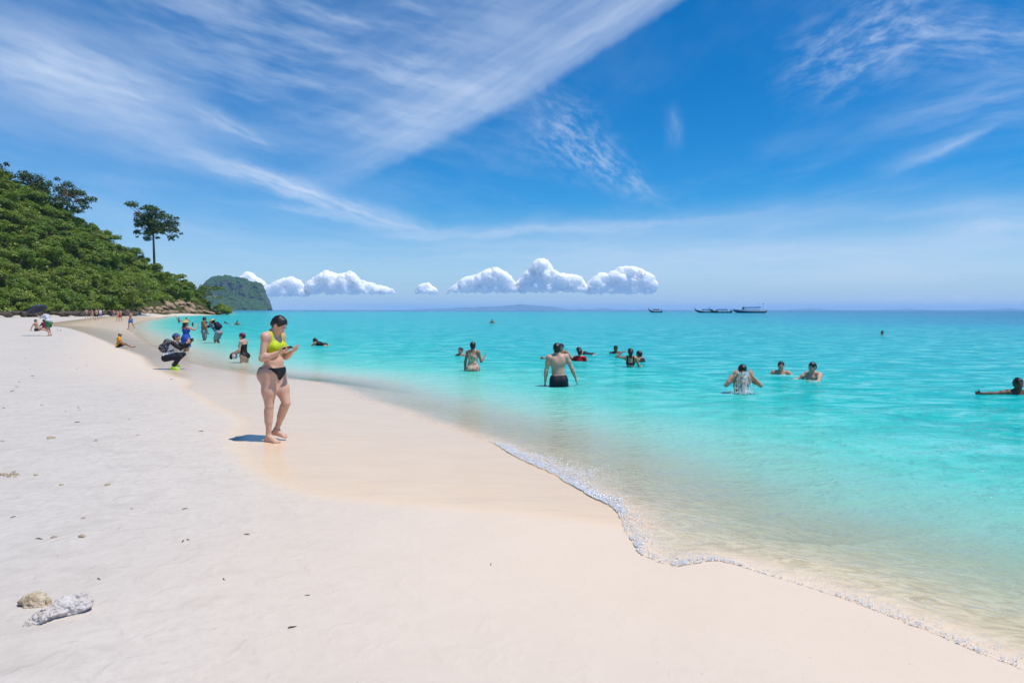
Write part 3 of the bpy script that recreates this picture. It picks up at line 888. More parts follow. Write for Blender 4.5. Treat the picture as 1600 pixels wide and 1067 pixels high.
def build_named_trees():
    x, Y, h = ridge(240)
    traced_tree('tall_tree', 'tall slender tree with rounded crown rising alone from the ridge', Y, (241, 400),
                [(215, 323, 8, 5), (228, 325, 9, 5), (241, 330, 9, 6), (253, 339, 9, 6), (263, 349, 9, 7), (268, 361, 6, 7), (221, 339, 8, 6), (233, 344, 10, 6), (247, 350, 9, 6),
                 (219, 354, 7, 5), (231, 360, 9, 6), (217, 365, 5, 4), (252, 364, 9, 6), (263, 373, 5, 6), (240, 368, 8, 4), (225, 372, 6, 4), (238, 338, 12, 8), (245, 356, 12, 8), (228, 352, 10, 8), (256, 352, 9, 7)], 8000, 0.30, M_LEAFDARK, M_BARK, 0.42, seed=3, sink=3.0)
    x, Y, h = ridge(100)
    traced_tree('spreading_tree', 'dark tree with layered spreading branches leaning out from the ridge', Y - 1, (104, 322),
                [(96, 289, 9, 7), (84, 296, 9, 7), (108, 299, 11, 6), (122, 304, 11, 5), (131, 311, 9, 5), (138, 320, 6, 3), (100, 305, 11, 7), (115, 315, 9, 5), (124, 322, 7, 3), (104, 322, 14, 7), (88, 314, 14, 8), (120, 331, 10, 5)],
                3800, 0.30, M_LEAFDARK, M_BARK, 0.30, seed=4, sink=2.0)
    x, Y, h = ridge(60)
    traced_tree('ridge_tree', 'dark round-topped tree on the ridge above the spreading tree', Y - 1, (62, 310),
                [(34, 274, 8, 6), (45, 279, 9, 7), (57, 281, 10, 7), (68, 288, 10, 8), (40, 288, 9, 7), (55, 294, 10, 7), (76, 297, 8, 6), (48, 300, 16, 7), (68, 304, 14, 7)], 3200, 0.30, M_LEAFDARK, M_BARK, 0.28, seed=5, sink=2.0)
    x, Y, h = ridge(10)
    traced_tree('ridge_tree', 'dark tree at the highest point of the wooded ridge', Y - 1, (4, 300),
                [(-8, 268, 10, 8), (3, 270, 9, 7), (12, 276, 8, 7), (-5, 284, 11, 7), (8, 287, 9, 7)], 1700, 0.30, M_LEAFDARK, M_BARK, 0.28, seed=6, sink=2.0)
    traced_tree('beach_tree', 'bright green bushy tree at the end of the beach beside the boulders', 178, (206, 484),
                [(200, 440, 14, 8), (216, 436, 12, 8), (228, 446, 12, 8), (190, 452, 12, 8), (206, 456, 14, 8), (224, 460, 12, 8), (238, 462, 10, 7), (196, 468, 12, 7), (214, 472, 13, 6)],
                3600, 0.26, M_LEAF, M_BARK, 0.25, seed=7, sink=0.0)
    traced_tree('leaning_tree', 'flat-topped yellow-green tree leaning out over the headland rocks', 232, (318, 484),
                [(322, 451, 8, 4), (334, 452, 9, 3.5), (346, 452, 8, 3), (312, 458, 9, 5), (326, 461, 9, 4), (338, 466, 5, 3), (305, 468, 8, 5)], 1500, 0.28, M_LEAFYEL, M_PALEBARK, 0.20, seed=8, sink=0.5)
    # bare bleached trunk
    Y = 233
    b = at_y(322, 487, Y); t = empty('dead_tree', b)
    L = []
    for px, py, x1, y1 in ((322, 487, 329, 467), (324, 480, 332, 473), (326, 475, 325, 468), (320, 486, 313, 470)):
        a_, c_ = at_y(px, py, Y), at_y(x1, y1, Y)
        A = Vector(a_) - Vector(b); B = Vector(c_) - Vector(b)
        L.append(([tuple(A), tuple(A.lerp(B, 0.5) + Vector((0.15, 0.3, 0.1))), tuple(B)], [0.26, 0.2, 0.08], 6))
    V, F = tubes(L)
    o = mesh_np('trunk', V, F, M_PALEBARK, t)
    tag(t, 'bare bleached dead trunk leaning over the rocks at the headland tip', 'tree')
build_named_trees()

# ------------------------------------------------------------------ limestone island and far islands
def build_island():
    Y0 = 2600.0; k = Y0 / FPX
    prof = [(296, 484), (300, 468), (308, 452), (318, 441), (326, 434), (336, 431), (348, 430.5), (360, 431), (372, 432), (382, 436), (392, 441), (396, 440), (404, 444), (411, 452), (415, 463), (418, 474), (423, 484)]
    px = np.array([p[0] for p in prof], float); py = np.array([p[1] for p in prof], float)
    nu, nv = 260, 110
    u = np.linspace(296.5, 422.5, nu); hgt = np.interp(u, px, 484 - py) * k
    hgt = hgt + fbm(np.column_stack([u * 0.35, u * 0, u * 0]), 3) * 6
    v = np.linspace(0, 1, nv)                        # 0 waterline in front, 1 back
    Vt = []
    rise = np.interp(v, [0, 0.04, 0.16, 0.30, 0.38, 0.48, 0.60, 0.75, 1.0], [-0.03, 0.05, 0.20, 0.34, 0.42, 0.82, 0.99, 1.0, -0.03])
    deep = np.interp(v, [0, 0.3, 0.38, 0.48, 0.6, 1.0], [-100, -40, -20, -6, 14, 95])
    Z = hgt[:, None] * rise[None, :]
    X = np.repeat(((u - 800) * k)[:, None], nv, 1)
    half = np.sqrt(np.clip(hgt / hgt.max(), 0, 1))
    Yv = Y0 + deep[None, :] * (0.25 + 0.75 * half[:, None])
    P = np.stack([X, Yv, Z], -1)
    n1 = fbm(P / 30.0, 4, 0.55); n2 = fbm(P / 9.0 + 7, 3, 0.6)
    Yv = Yv + n1 * 22 * (rise[None] > 0.06) ; Z = Z + (n1 * 6 + np.abs(n2) * 6) * (rise[None] > 0.03)
    V = np.stack([X + n2 * 3, Yv, Z], -1).reshape(-1, 3)
    m, n = material('island')
    geo = n.node('ShaderNodeNewGeometry'); pos = geo.outputs['Position']
    a = n.noise(pos, 0.055, 4.0, 0.6); b = n.noise(pos, 0.25, 4.0, 0.65)
    nz = n.sep(geo.outputs['Normal'])[2]
    steep = n.smooth(n.m('ADD', nz, n.m('MULTIPLY', n.m('SUBTRACT', a, 0.5), 1.1)), 0.18, 0.42, 1.0, 0.0)
    green = n.mix(n.smooth(b, 0.35, 0.68), (0.016, 0.060, 0.028), (0.095, 0.200, 0.050))
    st = n.noise(n.v('MULTIPLY', pos, (0.18, 0.18, 0.028)), 1.0, 3.0, 0.6)
    rock = n.mix(n.smooth(st, 0.35, 0.65), (0.10, 0.10, 0.105), (0.34, 0.30, 0.28))
    c = n.mix(n.m('MULTIPLY', steep, 0.55), green, rock)
    principled(n, Base_Color=c, Roughness=0.95, Normal=n.bump(b, 1.0, 9.0))
    o = mesh_np('island', V, grid_faces(nu, nv), m)
    tag(o, 'steep limestone island with wooded top behind the headland', 'island', kind='structure')

    mf, n = material('far_island')
    geo = n.node('ShaderNodeNewGeometry')
    b = n.noise(geo.outputs['Position'], 0.004, 4.0, 0.6)
    principled(n, Base_Color=n.mix(b, (0.02, 0.05, 0.03), (0.06, 0.10, 0.05)), Roughness=1.0)
    for (x0, x1, top, seed, Y, lab) in ((690, 925, 8.5, 1, 24000, 'long low blue island on the horizon under the big clouds'), (625, 760, 3.0, 2, 26000, 'faint low strip of land on the horizon'),
                                     (900, 1030, 4.0, 3, 27000, 'faint far hills on the horizon left of the boats'), (1240, 1300, 4.0, 4, 27000, 'faint pair of small islands on the horizon right of the boats'),
                                     (1380, 1440, 4.5, 5, 27000, 'faint pointed island on the horizon'), (1535, 1680, 6.5, 6, 22000, 'low dark island on the horizon at the end of the sea')):
        k = Y / FPX; nu, nv = 120, 14
        u = np.linspace(x0, x1, nu); t = (u - x0) / (x1 - x0)
        h = np.sin(np.pi * t) ** 0.6 * top * k * (0.55 + 0.75 * fbm(np.column_stack([t * 6 + seed * 9, t * 0, t * 0]), 4))
        v = np.linspace(-1, 1, nv)
        Z = np.maximum(h, 2)[:, None] * (1 - v[None] ** 2) - 1.0
        X = np.repeat(((u - 800) * k)[:, None], nv, 1); Yy = Y + v[None] * 420 + 0 * X
        o = mesh_np('far_island', np.stack([X, Yy, Z], -1).reshape(-1, 3), grid_faces(nu, nv), mf)
        tag(o, lab, 'island', kind='structure')
build_island()
# ------------------------------------------------------------------ implicit solids -> one continuous mesh (naive surface nets)
def surface_nets(F, origin, h):
    S = F < 0
    nx, ny, nz = F.shape
    c = [(0,0,0),(1,0,0),(0,1,0),(1,1,0),(0,0,1),(1,0,1),(0,1,1),(1,1,1)]
    def sub(A, o): return A[o[0]:nx-1+o[0], o[1]:ny-1+o[1], o[2]:nz-1+o[2]]
    cnt = sum(sub(S, o).astype(np.int8) for o in c)
    act = (cnt > 0) & (cnt < 8)
    idx = np.full(act.shape, -1, np.int64); ii = np.argwhere(act)
    if len(ii) == 0: return np.zeros((0, 3)), np.zeros((0, 4), int)
    idx[act] = np.arange(len(ii))
    vals = np.stack([F[ii[:, 0] + o[0], ii[:, 1] + o[1], ii[:, 2] + o[2]] for o in c], 1)
    acc = np.zeros((len(ii), 3)); num = np.zeros(len(ii))
    edges = [(0,1),(2,3),(4,5),(6,7),(0,2),(1,3),(4,6),(5,7),(0,4),(1,5),(2,6),(3,7)]
    ca = np.array(c, float)
    for a, b in edges:
        va, vb = vals[:, a], vals[:, b]
        m = (va < 0) != (vb < 0)
        t = np.where(m, va / np.where(m, va - vb, 1), 0)
        acc += np.where(m[:, None], ca[a] + t[:, None] * (ca[b] - ca[a]), 0); num += m
    V = (ii + acc / num[:, None]) * h + np.asarray(origin)
    quads = []
    # x edges
    for ax in range(3):
        o1 = [0, 0, 0]; o1[ax] = 1
        A = S[:nx - o1[0], :ny - o1[1], :nz - o1[2]]; B = S[o1[0]:, o1[1]:, o1[2]:]
        e = np.argwhere(A != B)
        u, v = [(1, 2), (2, 0), (0, 1)][ax]
        ok = (e[:, u] > 0) & (e[:, v] > 0)
        lim = [nx - 1, ny - 1, nz - 1]
        ok &= (e[:, u] < lim[u]) & (e[:, v] < lim[v]); e = e[ok]
        def cell(du, dv):
            q = e.copy(); q[:, u] -= du; q[:, v] -= dv
            return idx[q[:, 0], q[:, 1], q[:, 2]]
        q = np.stack([cell(1, 1), cell(0, 1), cell(0, 0), cell(1, 0)], 1)
        flip = ~S[e[:, 0], e[:, 1], e[:, 2]]
        q[flip] = q[flip][:, ::-1]
        quads.append(q)
    Q = np.vstack(quads)
    return V, Q[(Q >= 0).all(1)]

class Field:
    def __init__(self, lo, hi, h):
        self.h = h; self.lo = np.asarray(lo, float)
        n = np.ceil((np.asarray(hi, float) - self.lo) / h).astype(int) + 1
        self.ax = [(self.lo[k] + h * np.arange(n[k])).astype(np.float32) for k in range(3)]
        self.F = np.full(n, 0.15, np.float32)
    def like(self):
        o = Field.__new__(Field); o.h, o.lo, o.ax = self.h, self.lo, self.ax
        o.F = np.full(self.F.shape, 0.15, np.float32); return o
    def coords(self):
        return np.meshgrid(*self.ax, indexing='ij', sparse=True)
    def box(self, lo, hi, pad):
        sl = []
        for k in range(3):
            a = int(np.searchsorted(self.ax[k], lo[k] - pad)); b = int(np.searchsorted(self.ax[k], hi[k] + pad))
            sl.append(slice(max(a, 0), max(b, 0)))
        return tuple(sl)
    def put(self, fn, lo, hi, k=0.03, pad=0.09, sub=False):
        sl = self.box(lo, hi, pad)
        if any(s.stop <= s.start for s in sl): return
        X, Y, Z = np.meshgrid(self.ax[0][sl[0]], self.ax[1][sl[1]], self.ax[2][sl[2]], indexing='ij')
        d = fn(X, Y, Z); a = self.F[sl]
        if sub: self.F[sl] = np.maximum(a, -d)
        elif k <= 0: self.F[sl] = np.minimum(a, d)
        else:
            hh = np.maximum(k - np.abs(a - d), 0) / k
            self.F[sl] = np.minimum(a, d) - hh * hh * k * 0.25
    def cone(self, a, b, r1, r2, k=0.03):
        a = np.asarray(a, float); b = np.asarray(b, float); ab = b - a; L2 = max(float(ab @ ab), 1e-9); r = max(r1, r2)
        def fn(X, Y, Z):
            px, py, pz = X - a[0], Y - a[1], Z - a[2]
            t = np.clip((px * ab[0] + py * ab[1] + pz * ab[2]) / L2, 0, 1)
            return np.sqrt((px - t * ab[0]) ** 2 + (py - t * ab[1]) ** 2 + (pz - t * ab[2]) ** 2) - (r1 + (r2 - r1) * t)
        self.put(fn, np.minimum(a, b) - r, np.maximum(a, b) + r, k)
    def ell(self, c, r, k=0.03, M=None, sub=False):
        c = np.asarray(c, float); r = np.asarray(r, float); R_ = float(r.max())
        def fn(X, Y, Z):
            px, py, pz = X - c[0], Y - c[1], Z - c[2]
            if M is not None:
                px, py, pz = (M[0][0] * px + M[1][0] * py + M[2][0] * pz, M[0][1] * px + M[1][1] * py + M[2][1] * pz, M[0][2] * px + M[1][2] * py + M[2][2] * pz)
            k0 = np.sqrt((px / r[0]) ** 2 + (py / r[1]) ** 2 + (pz / r[2]) ** 2)
            k1 = np.sqrt((px / r[0] ** 2) ** 2 + (py / r[1] ** 2) ** 2 + (pz / r[2] ** 2) ** 2)
            return k0 * (k0 - 1) / np.maximum(k1, 1e-6)
        self.put(fn, c - R_, c + R_, k, sub=sub)
    def mesh(self, F=None):
        return surface_nets(self.F if F is None else F, self.lo, self.h)

def smooth_min(*fs, k=0.02):
    a = fs[0]
    for d in fs[1:]:
        hh = np.maximum(k - np.abs(a - d), 0) / k; a = np.minimum(a, d) - hh * hh * k * 0.25
    return a

# ------------------------------------------------------------------ heaped clouds low over the sea
def mat_cloud():
    m, n = material('cloud')
    geo = n.node('ShaderNodeNewGeometry')
    b = n.noise(geo.outputs['Position'], 0.004, 5.0, 0.62)
    p = principled(n, Base_Color=(0.985, 0.985, 0.985), Roughness=1.0, Normal=n.bump(b, 0.7, 120.0))
    p.inputs['Specular IOR Level'].default_value = 0.0
    p.inputs['Subsurface Weight'].default_value = 1.0
    p.inputs['Subsurface Radius'].default_value = (1.0, 1.0, 1.0)
    p.inputs['Subsurface Scale'].default_value = 650.0
    return m
M_CLOUD = mat_cloud()
def build_clouds():
    Y0 = 36000.0
    specs = [('heaped white cloud standing tallest over the long island', [(806, 458), (812, 440), (826, 424), (840, 407), (852, 408), (862, 422), (872, 430), (888, 431), (905, 434), (915, 448), (918, 458)], 11),
             ('heaped white cloud with a peaked top left of the tallest cloud', [(698, 458), (712, 447), (726, 436), (745, 432), (760, 424), (776, 421), (790, 428), (800, 440), (812, 450), (818, 458)], 12),
             ('heaped white cloud with a steep right side next to the tallest cloud', [(918, 458), (924, 440), (936, 430), (952, 429), (968, 420), (984, 419), (1002, 423), (1016, 432), (1021, 446), (1022, 460)], 13),
             ('broad double-peaked white cloud right of the limestone island', [(478, 458), (484, 444), (495, 434), (512, 425), (528, 432), (548, 426), (560, 437), (574, 444), (594, 448), (612, 454), (618, 460)], 14),
             ('low white cloud close beside the limestone island', [(398, 464), (412, 452), (424, 448), (438, 440), (455, 435), (468, 440), (474, 452), (484, 462)], 15),
             ('narrow cloud rising from behind the shoulder of the limestone island', [(376, 450), (382, 432), (388, 426), (398, 433), (408, 440), (420, 450)], 16),
             ('small lone white cloud between the larger cloud banks', [(653, 460), (658, 447), (668, 444), (678, 452), (681, 459)], 17)]
    for label, prof, seed in specs:
        Y = 60000.0 if seed >= 18 else Y0
        k = Y / FPX
        rg = np.random.default_rng(seed)
        px = np.array([p[0] for p in prof], float); py = np.array([p[1] for p in prof], float)
        x0, x1 = px.min(), px.max(); base = py.max()
        hpx = 0.85
        F = Field((x0 - 6, -20, base - 75 - 0), (x1 + 6, 20, base + 6), hpx)      # px units; z axis is image row for now
        F.F[:] = 6.0
        n = int((x1 - x0) * 1.7)
        def ball(c, r): F.ell(c, (r, r, r), 0.0)
        tops = []
        for _ in range(n):
            cx = rg.uniform(x0 + 2, x1 - 2); top = np.interp(cx, px, py); hh = base - top
            if hh < 2: continue
            r = min(rg.uniform(3.0, 7.5), hh * 0.55 + 1.0)
            cz = top + r * rg.uniform(0.85, 1.05) if rg.random() < 0.6 else rg.uniform(top + r, base - r * 0.5) if base - r * 0.5 > top + r else top + r
            wide = 10 * math.sqrt(max(hh, 1) / 50) + 3
            F.put(lambda X, Y_, Z, c=(cx, rg.uniform(-wide, wide) * 0.8, cz), r=r: np.sqrt((X - c[0]) ** 2 + (Y_ - c[1]) ** 2 + (Z - c[2]) ** 2) - r, (cx - r, -20, cz - r), (cx + r, 20, cz + r), k=1.2, pad=4.0)
        for _ in range(int((x1 - x0) * 1.6)):
            cx = rg.uniform(x0 + 1, x1 - 1); top = np.interp(cx, px, py)
            if base - top < 3: continue
            r = rg.uniform(1.3, 2.8); cz = top + rg.uniform(-0.4, 2.0); cy = rg.uniform(-5, 5)
            F.put(lambda X, Y_, Z, c=(cx, cy, cz), r=r: np.sqrt((X - c[0]) ** 2 + (Y_ - c[1]) ** 2 + (Z - c[2]) ** 2) - r, (cx - r, cy - r, cz - r), (cx + r, cy + r, cz + r), k=0.6, pad=2.5)
        X, Yy, Z = np.meshgrid(*F.ax, indexing='ij')
        tp = np.interp(X[:, 0, 0], px, py)[:, None, None]
        fill = np.maximum(tp + 5.0 + np.abs(Yy) * 0.9 - Z, np.maximum(np.abs(Yy) - 9, np.maximum(x0 + 4 - X, X - x1 + 4)))
        F.F = smooth_min(F.F, fill.astype(np.float32), k=3.0)
        P = np.stack([X, Yy, Z], -1)
        near = np.abs(F.F) < 4.0
        disp = np.zeros_like(F.F)
        Pn = P[near]
        disp[near] = -(1.7 * (1 - 2 * np.abs(fbm(Pn / 6.5 + seed, 2))) + 1.2 * (1 - 2 * np.abs(fbm(Pn / 2.8 + seed, 2, 0.6))) - 1.0)
        G = F.F + disp
        G = np.maximum(G, Z - (base - 2.5 + 6.0 * fbm(np.stack([X / 7, X * 0 + seed, Yy / 7], -1), 3)))
        V, Q = F.mesh(G)
        W = np.stack([(V[:, 0] - 800) * k, Y + V[:, 1] * k, CAM_H + (484 - V[:, 2]) * k], 1)
        o = mesh_np('cloud', W, Q[:, ::-1], M_CLOUD)
        tag(o, label, 'cloud')
build_clouds()

# ------------------------------------------------------------------ sea air
def build_haze():
    m, n = material('haze')
    v = n.node('ShaderNodeVolumePrincipled')
    v.inputs['Color'].default_value = (0.50, 0.73, 1.0, 1.0)
    v.inputs['Density'].default_value = 5.5e-5
    v.inputs['Anisotropy'].default_value = 0.0
    n.t.links.new(v.outputs[0], n.out.inputs['Volume'])
    x0, x1, y0, y1, z0, z1 = -33500, 33500, -2600, 33500, -13.5, 160
    V = [(x, y, z) for x in (x0, x1) for y in (y0, y1) for z in (z0, z1)]
    F = [(0, 1, 3, 2), (4, 6, 7, 5), (0, 4, 5, 1), (2, 3, 7, 6), (0, 2, 6, 4), (1, 5, 7, 3)]
    o = mesh_np('haze', np.array(V, float), np.array(F), m, smooth=False)
    tag(o, 'thin blue sea haze over the water and far islands', 'haze', kind='stuff')
build_haze()
# ------------------------------------------------------------------ people
def mat_skin(name, c, sss=0.0):
    m, n = material(name)
    tc = n.node('ShaderNodeTexCoord'); o = tc.outputs['Object']
    a = n.noise(o, 9.0, 3.0, 0.6)
    col = n.mix(n.smooth(a, 0.3, 0.7), tuple(q * 0.93 for q in c), (min(c[0] * 1.06, 1), c[1] * 1.0, c[2] * 0.97))
    b = principled(n, Base_Color=col, Roughness=0.48)
    b.inputs['Specular IOR Level'].default_value = 0.35
    if sss:
        b.inputs['Subsurface Weight'].default_value = sss
        b.inputs['Subsurface Radius'].default_value = (1.0, 0.35, 0.2)
        b.inputs['Subsurface Scale'].default_value = 0.012
    return m
def mat_plain(name, c, rough=0.7, spec=0.3, bump=0.0, scale=60.0, c2=None):
    m, n = material(name)
    tc = n.node('ShaderNodeTexCoord'); o = tc.outputs['Object']
    a = n.noise(o, scale, 3.0, 0.6)
    col = n.mix(n.smooth(a, 0.35, 0.65), c, c2 if c2 else tuple(q * 0.82 for q in c))
    ins = dict(Base_Color=col, Roughness=rough)
    if bump: ins['Normal'] = n.bump(a, bump, 0.01)
    b = principled(n, **ins); b.inputs['Specular IOR Level'].default_value = spec
    return m
def mat_floral(name, ground_c, cols, scale=22.0):
    m, n = material(name)
    tc = n.node('ShaderNodeTexCoord'); o = tc.outputs['Object']
    v = n.node('ShaderNodeTexVoronoi', {'Vector': n.v('ADD', o, n.v('MULTIPLY', n.noise(o, 20.0, 2.0, out=1), (0.05, 0.05, 0.05))), 'Scale': scale})
    f = n.sep(v.outputs['Color'])[0]
    c = n.ramp(f, [(k / len(cols), q) for k, q in enumerate(cols)]); n.t.nodes[-1].color_ramp.interpolation = 'CONSTANT'
    c = n.mix(n.smooth(v.outputs['Distance'], 0.52, 0.66), c, ground_c)
    principled(n, Base_Color=c, Roughness=0.7)
    return m

SK_LIGHT = mat_skin('skin_light', (0.56, 0.345, 0.255))
SK_MAIN = mat_skin('skin_light_soft', (0.62, 0.38, 0.275), 0.10)
SK_MED = mat_skin('skin_medium', (0.47, 0.275, 0.185))
SK_TAN = mat_skin('skin_tan', (0.33, 0.175, 0.105))
SK_DARK = mat_skin('skin_dark', (0.135, 0.070, 0.045))
M_HAIR = mat_plain('black_hair', (0.012, 0.009, 0.008), 0.38, 0.5, 0.5, 90.0)
M_LIME = mat_plain('lime_fabric', (0.50, 0.62, 0.012), 0.65)
M_LIMESHOE = mat_plain('lime_rubber', (0.40, 0.70, 0.03), 0.5)
M_BLACK = mat_plain('black_fabric', (0.010, 0.010, 0.012), 0.6)
M_NAVY = mat_plain('navy_fabric', (0.012, 0.016, 0.030), 0.65)
M_BLUE = mat_plain('blue_fabric', (0.020, 0.085, 0.42), 0.75)
M_BRIGHTBLUE = mat_plain('bright_blue_fabric', (0.05, 0.20, 0.55), 0.75)
M_WHITE = mat_plain('white_fabric', (0.74, 0.74, 0.76), 0.8)
M_ORANGE = mat_plain('orange_fabric', (0.85, 0.36, 0.015), 0.75)
M_GREY = mat_plain('grey_fabric', (0.27, 0.27, 0.29), 0.8)
M_RED = mat_plain('red_fabric', (0.50, 0.012, 0.020), 0.7)
M_BURG = mat_plain('burgundy_fabric', (0.17, 0.010, 0.045), 0.6)
M_STRAW = mat_plain('straw', (0.62, 0.47, 0.20), 0.85, 0.2, 0.6, 120.0)
M_GREEN = mat_plain('green_fabric', (0.03, 0.16, 0.06), 0.8)
M_PINK = mat_plain('pink_fabric', (0.55, 0.22, 0.24), 0.8)
M_LIP = mat_plain('lips', (0.42, 0.12, 0.11), 0.4)
M_EYE = mat_plain('eye', (0.02, 0.014, 0.012), 0.15, 0.6)
M_NAIL = mat_plain('red_nails', (0.50, 0.03, 0.05), 0.3, 0.5)
M_DENIMCAP = mat_floral('blue_bandana', (0.05, 0.07, 0.17), [(0.03, 0.05, 0.16), (0.10, 0.13, 0.28), (0.04, 0.06, 0.18), (0.16, 0.19, 0.33)], 40.0)
M_FLORAL = mat_floral('floral_swimsuit', (0.50, 0.44, 0.30), [(0.52, 0.05, 0.07), (0.60, 0.50, 0.33), (0.05, 0.24, 0.19), (0.40, 0.05, 0.13), (0.62, 0.34, 0.07), (0.55, 0.50, 0.40)], 26.0)
M_TROPIC = mat_floral('dark_patterned_shirt', (0.012, 0.02, 0.045), [(0.02, 0.03, 0.06), (0.22, 0.36, 0.42), (0.015, 0.02, 0.05), (0.05, 0.16, 0.24)], 20.0)
M_PACK = mat_floral('patterned_backpack', (0.012, 0.012, 0.016), [(0.012, 0.012, 0.016), (0.30, 0.30, 0.32), (0.02, 0.02, 0.025), (0.15, 0.13, 0.14)], 30.0)
M_STRIPE = mat_plain('pale_striped_shirt', (0.62, 0.64, 0.68), 0.8, 0.3, 0.0, 30.0, (0.40, 0.44, 0.52))
M_PHONE = mat_plain('phone_black', (0.010, 0.010, 0.012), 0.25, 0.5)

def rx(a): c, s = math.cos(a), math.sin(a); return np.array([[1, 0, 0], [0, c, -s], [0, s, c]])
def ry(a): c, s = math.cos(a), math.sin(a); return np.array([[c, 0, s], [0, 1, 0], [-s, 0, c]])
def rz_(a): c, s = math.cos(a), math.sin(a); return np.array([[c, -s, 0], [s, c, 0], [0, 0, 1]])
def unit(v): v = np.asarray(v, float); return v / np.linalg.norm(v)

HANG_R = ((0.16, 0.0, -1), (0.06, 0.16, -1)); HANG_L = ((-0.16, 0.0, -1), (-0.06, 0.16, -1))
LEG = ((0.0, 0.03, -1), (0.0, -0.03, -1))

class Figure:
    """one body in figure space (x right, y ahead, z up), 1.70 units tall standing"""
    def __init__(self, sex='f', lean=0, side=0, twist=0, head=(0, 0, 0), armR=HANG_R, armL=HANG_L, legR=LEG, legL=LEG, footR=None, footL=None,
                 h=0.012, fat=1.0, handR=None, handL=None, curl=0.5, child=False, ground=True, zfoot=None):
        self.sex, self.h, self.fat = sex, h, fat
        f = sex == 'f'
        self.P0 = np.array([0, 0, 0.93])
        self.Rt = rz_(R(twist)) @ ry(R(side)) @ rx(-R(lean))
        self.Np = np.array([0, -0.005, 1.47])
        self.Rh = self.Rt @ rz_(R(head[1])) @ rx(-R(head[0])) @ ry(R(head[2]))
        sw = 0.165 if f else 0.185
        J = {}
        for s, nm, arm in ((1, 'R', armR), (-1, 'L', armL)):
            S = self.T((s * sw, -0.005, 1.395)); u, w = unit(arm[0]), unit(arm[1])
            E = S + u * 0.285; W = E + w * 0.245
            J['S' + nm], J['E' + nm], J['W' + nm] = S, E, W; J['u' + nm], J['w' + nm] = u, w
        for s, nm, leg, ft in ((1, 'R', legR, footR), (-1, 'L', legL, footL)):
            Hp = self.P0 + np.array([s * (0.092 if f else 0.088), 0, -0.03]); a, b = unit(leg[0]), unit(leg[1])
            K = Hp + a * 0.425; A = K + b * 0.405
            J['H' + nm], J['K' + nm], J['A' + nm] = Hp, K, A; J['a' + nm], J['b' + nm] = a, b
            J['f' + nm] = unit(ft if ft is not None else (s * 0.18, 1, 0))
        self.J = J
        self.hands = {'R': handR or {}, 'L': handL or {}}; self.curl = curl
        # put the lower sole at z = 0
        low = min(self.sole(nm) for nm in 'RL')
        if zfoot is not None: low = zfoot
        self.dz = -low if ground else 0.0
        self.build()
    def T(self, q): return self.P0 + self.Rt @ (np.asarray(q, float) - self.P0)
    def Hd(self, q): return self.T(self.Np) + self.Rh @ (np.asarray(q, float) - self.Np)
    def sole(self, nm):
        A, f = self.J['A' + nm], self.J['f' + nm]
        return min(A[2] - 0.075, A[2] - 0.06 + f[2] * 0.19 - 0.012)
    # -------- parts of the body
    def torso(self, F, pad=0.0, k=0.05):
        f = self.sex == 'f'; w = self.fat; T = self.T; M = self.Rt
        p = pad
        if f:
            F.ell(self.P0 + (0, -0.005, 0.0), (0.172 * w + p, 0.115 * w + p, 0.115 + p), k)
            F.ell(T((0, 0.015, 1.06)), (0.137 * w + p, 0.098 * w + p, 0.13 + p), k, M)
            F.ell(T((0, 0.0, 1.26)), (0.138 * w + p, 0.100 * w + p, 0.165 + p), k, M)
            for s in (1, -1):
                F.ell(T((s * 0.070, 0.088, 1.262)), (0.066 + p, 0.056 + p, 0.062 + p), 0.03, M)
                F.ell(self.P0 + (s * 0.082, -0.066, -0.045), (0.098 * w + p, 0.092 * w + p, 0.100 + p), k)
        else:
            F.ell(self.P0 + (0, 0.0, 0.01), (0.158 * w + p, 0.110 * w + p, 0.115 + p), k)
            F.ell(T((0, 0.01, 1.08)), (0.142 * w + p, 0.104 * w + p, 0.14 + p), k, M)
            F.ell(T((0, 0.0, 1.27)), (0.162 * w + p, 0.112 * w + p, 0.175 + p), k, M)
            for s in (1, -1):
                F.ell(T((s * 0.078, 0.065, 1.305)), (0.085 + p, 0.050 + p, 0.065 + p), 0.03, M)
                F.ell(T((s * 0.085, -0.060, 1.33)), (0.075 + p, 0.050 + p, 0.10 + p), 0.04, M)
                F.ell(self.P0 + (s * 0.075, -0.055, -0.04), (0.088 * w + p, 0.085 * w + p, 0.095 + p), k)
        sx = 0.135 if f else 0.155
        F.cone(T((-sx, -0.01, 1.395)), T((sx, -0.01, 1.395)), 0.052 + p, 0.052 + p, k)
        for s in (1, -1): F.cone(T((0, -0.02, 1.46)), T((s * sx, -0.012, 1.41)), 0.040 + p, 0.038 + p, 0.04)
    def neck(self, F):
        F.cone(self.T((0, -0.012, 1.41)), self.Hd((0, 0.0, 1.545)), 0.053 if self.sex == 'f' else 0.062, 0.050 if self.sex == 'f' else 0.057, 0.035)
    def headp(self, F):
        H, M = self.Hd, self.Rh
        F.ell(H((0, -0.010, 1.612)), (0.074, 0.094, 0.090), 0.02, M)
        F.ell(H((0, 0.030, 1.565)), (0.060, 0.068, 0.085), 0.025, M)
        F.ell(H((0, 0.066, 1.500)), (0.028, 0.024, 0.020), 0.03, M)
        F.cone(H((0, 0.094, 1.592)), H((0, 0.112, 1.562)), 0.007, 0.0115, 0.012)
        F.ell(H((0, 0.088, 1.530)), (0.024, 0.012, 0.012), 0.010, M)
        for s in (1, -1):
            F.ell(H((s * 0.034, 0.070, 1.555)), (0.022, 0.020, 0.022), 0.02, M)
            F.cone(H((s * 0.014, 0.089, 1.613)), H((s * 0.046, 0.074, 1.612)), 0.007, 0.006, 0.012)
            F.ell(H((s * 0.074, -0.004, 1.575)), (0.010, 0.020, 0.031), 0.008, M)
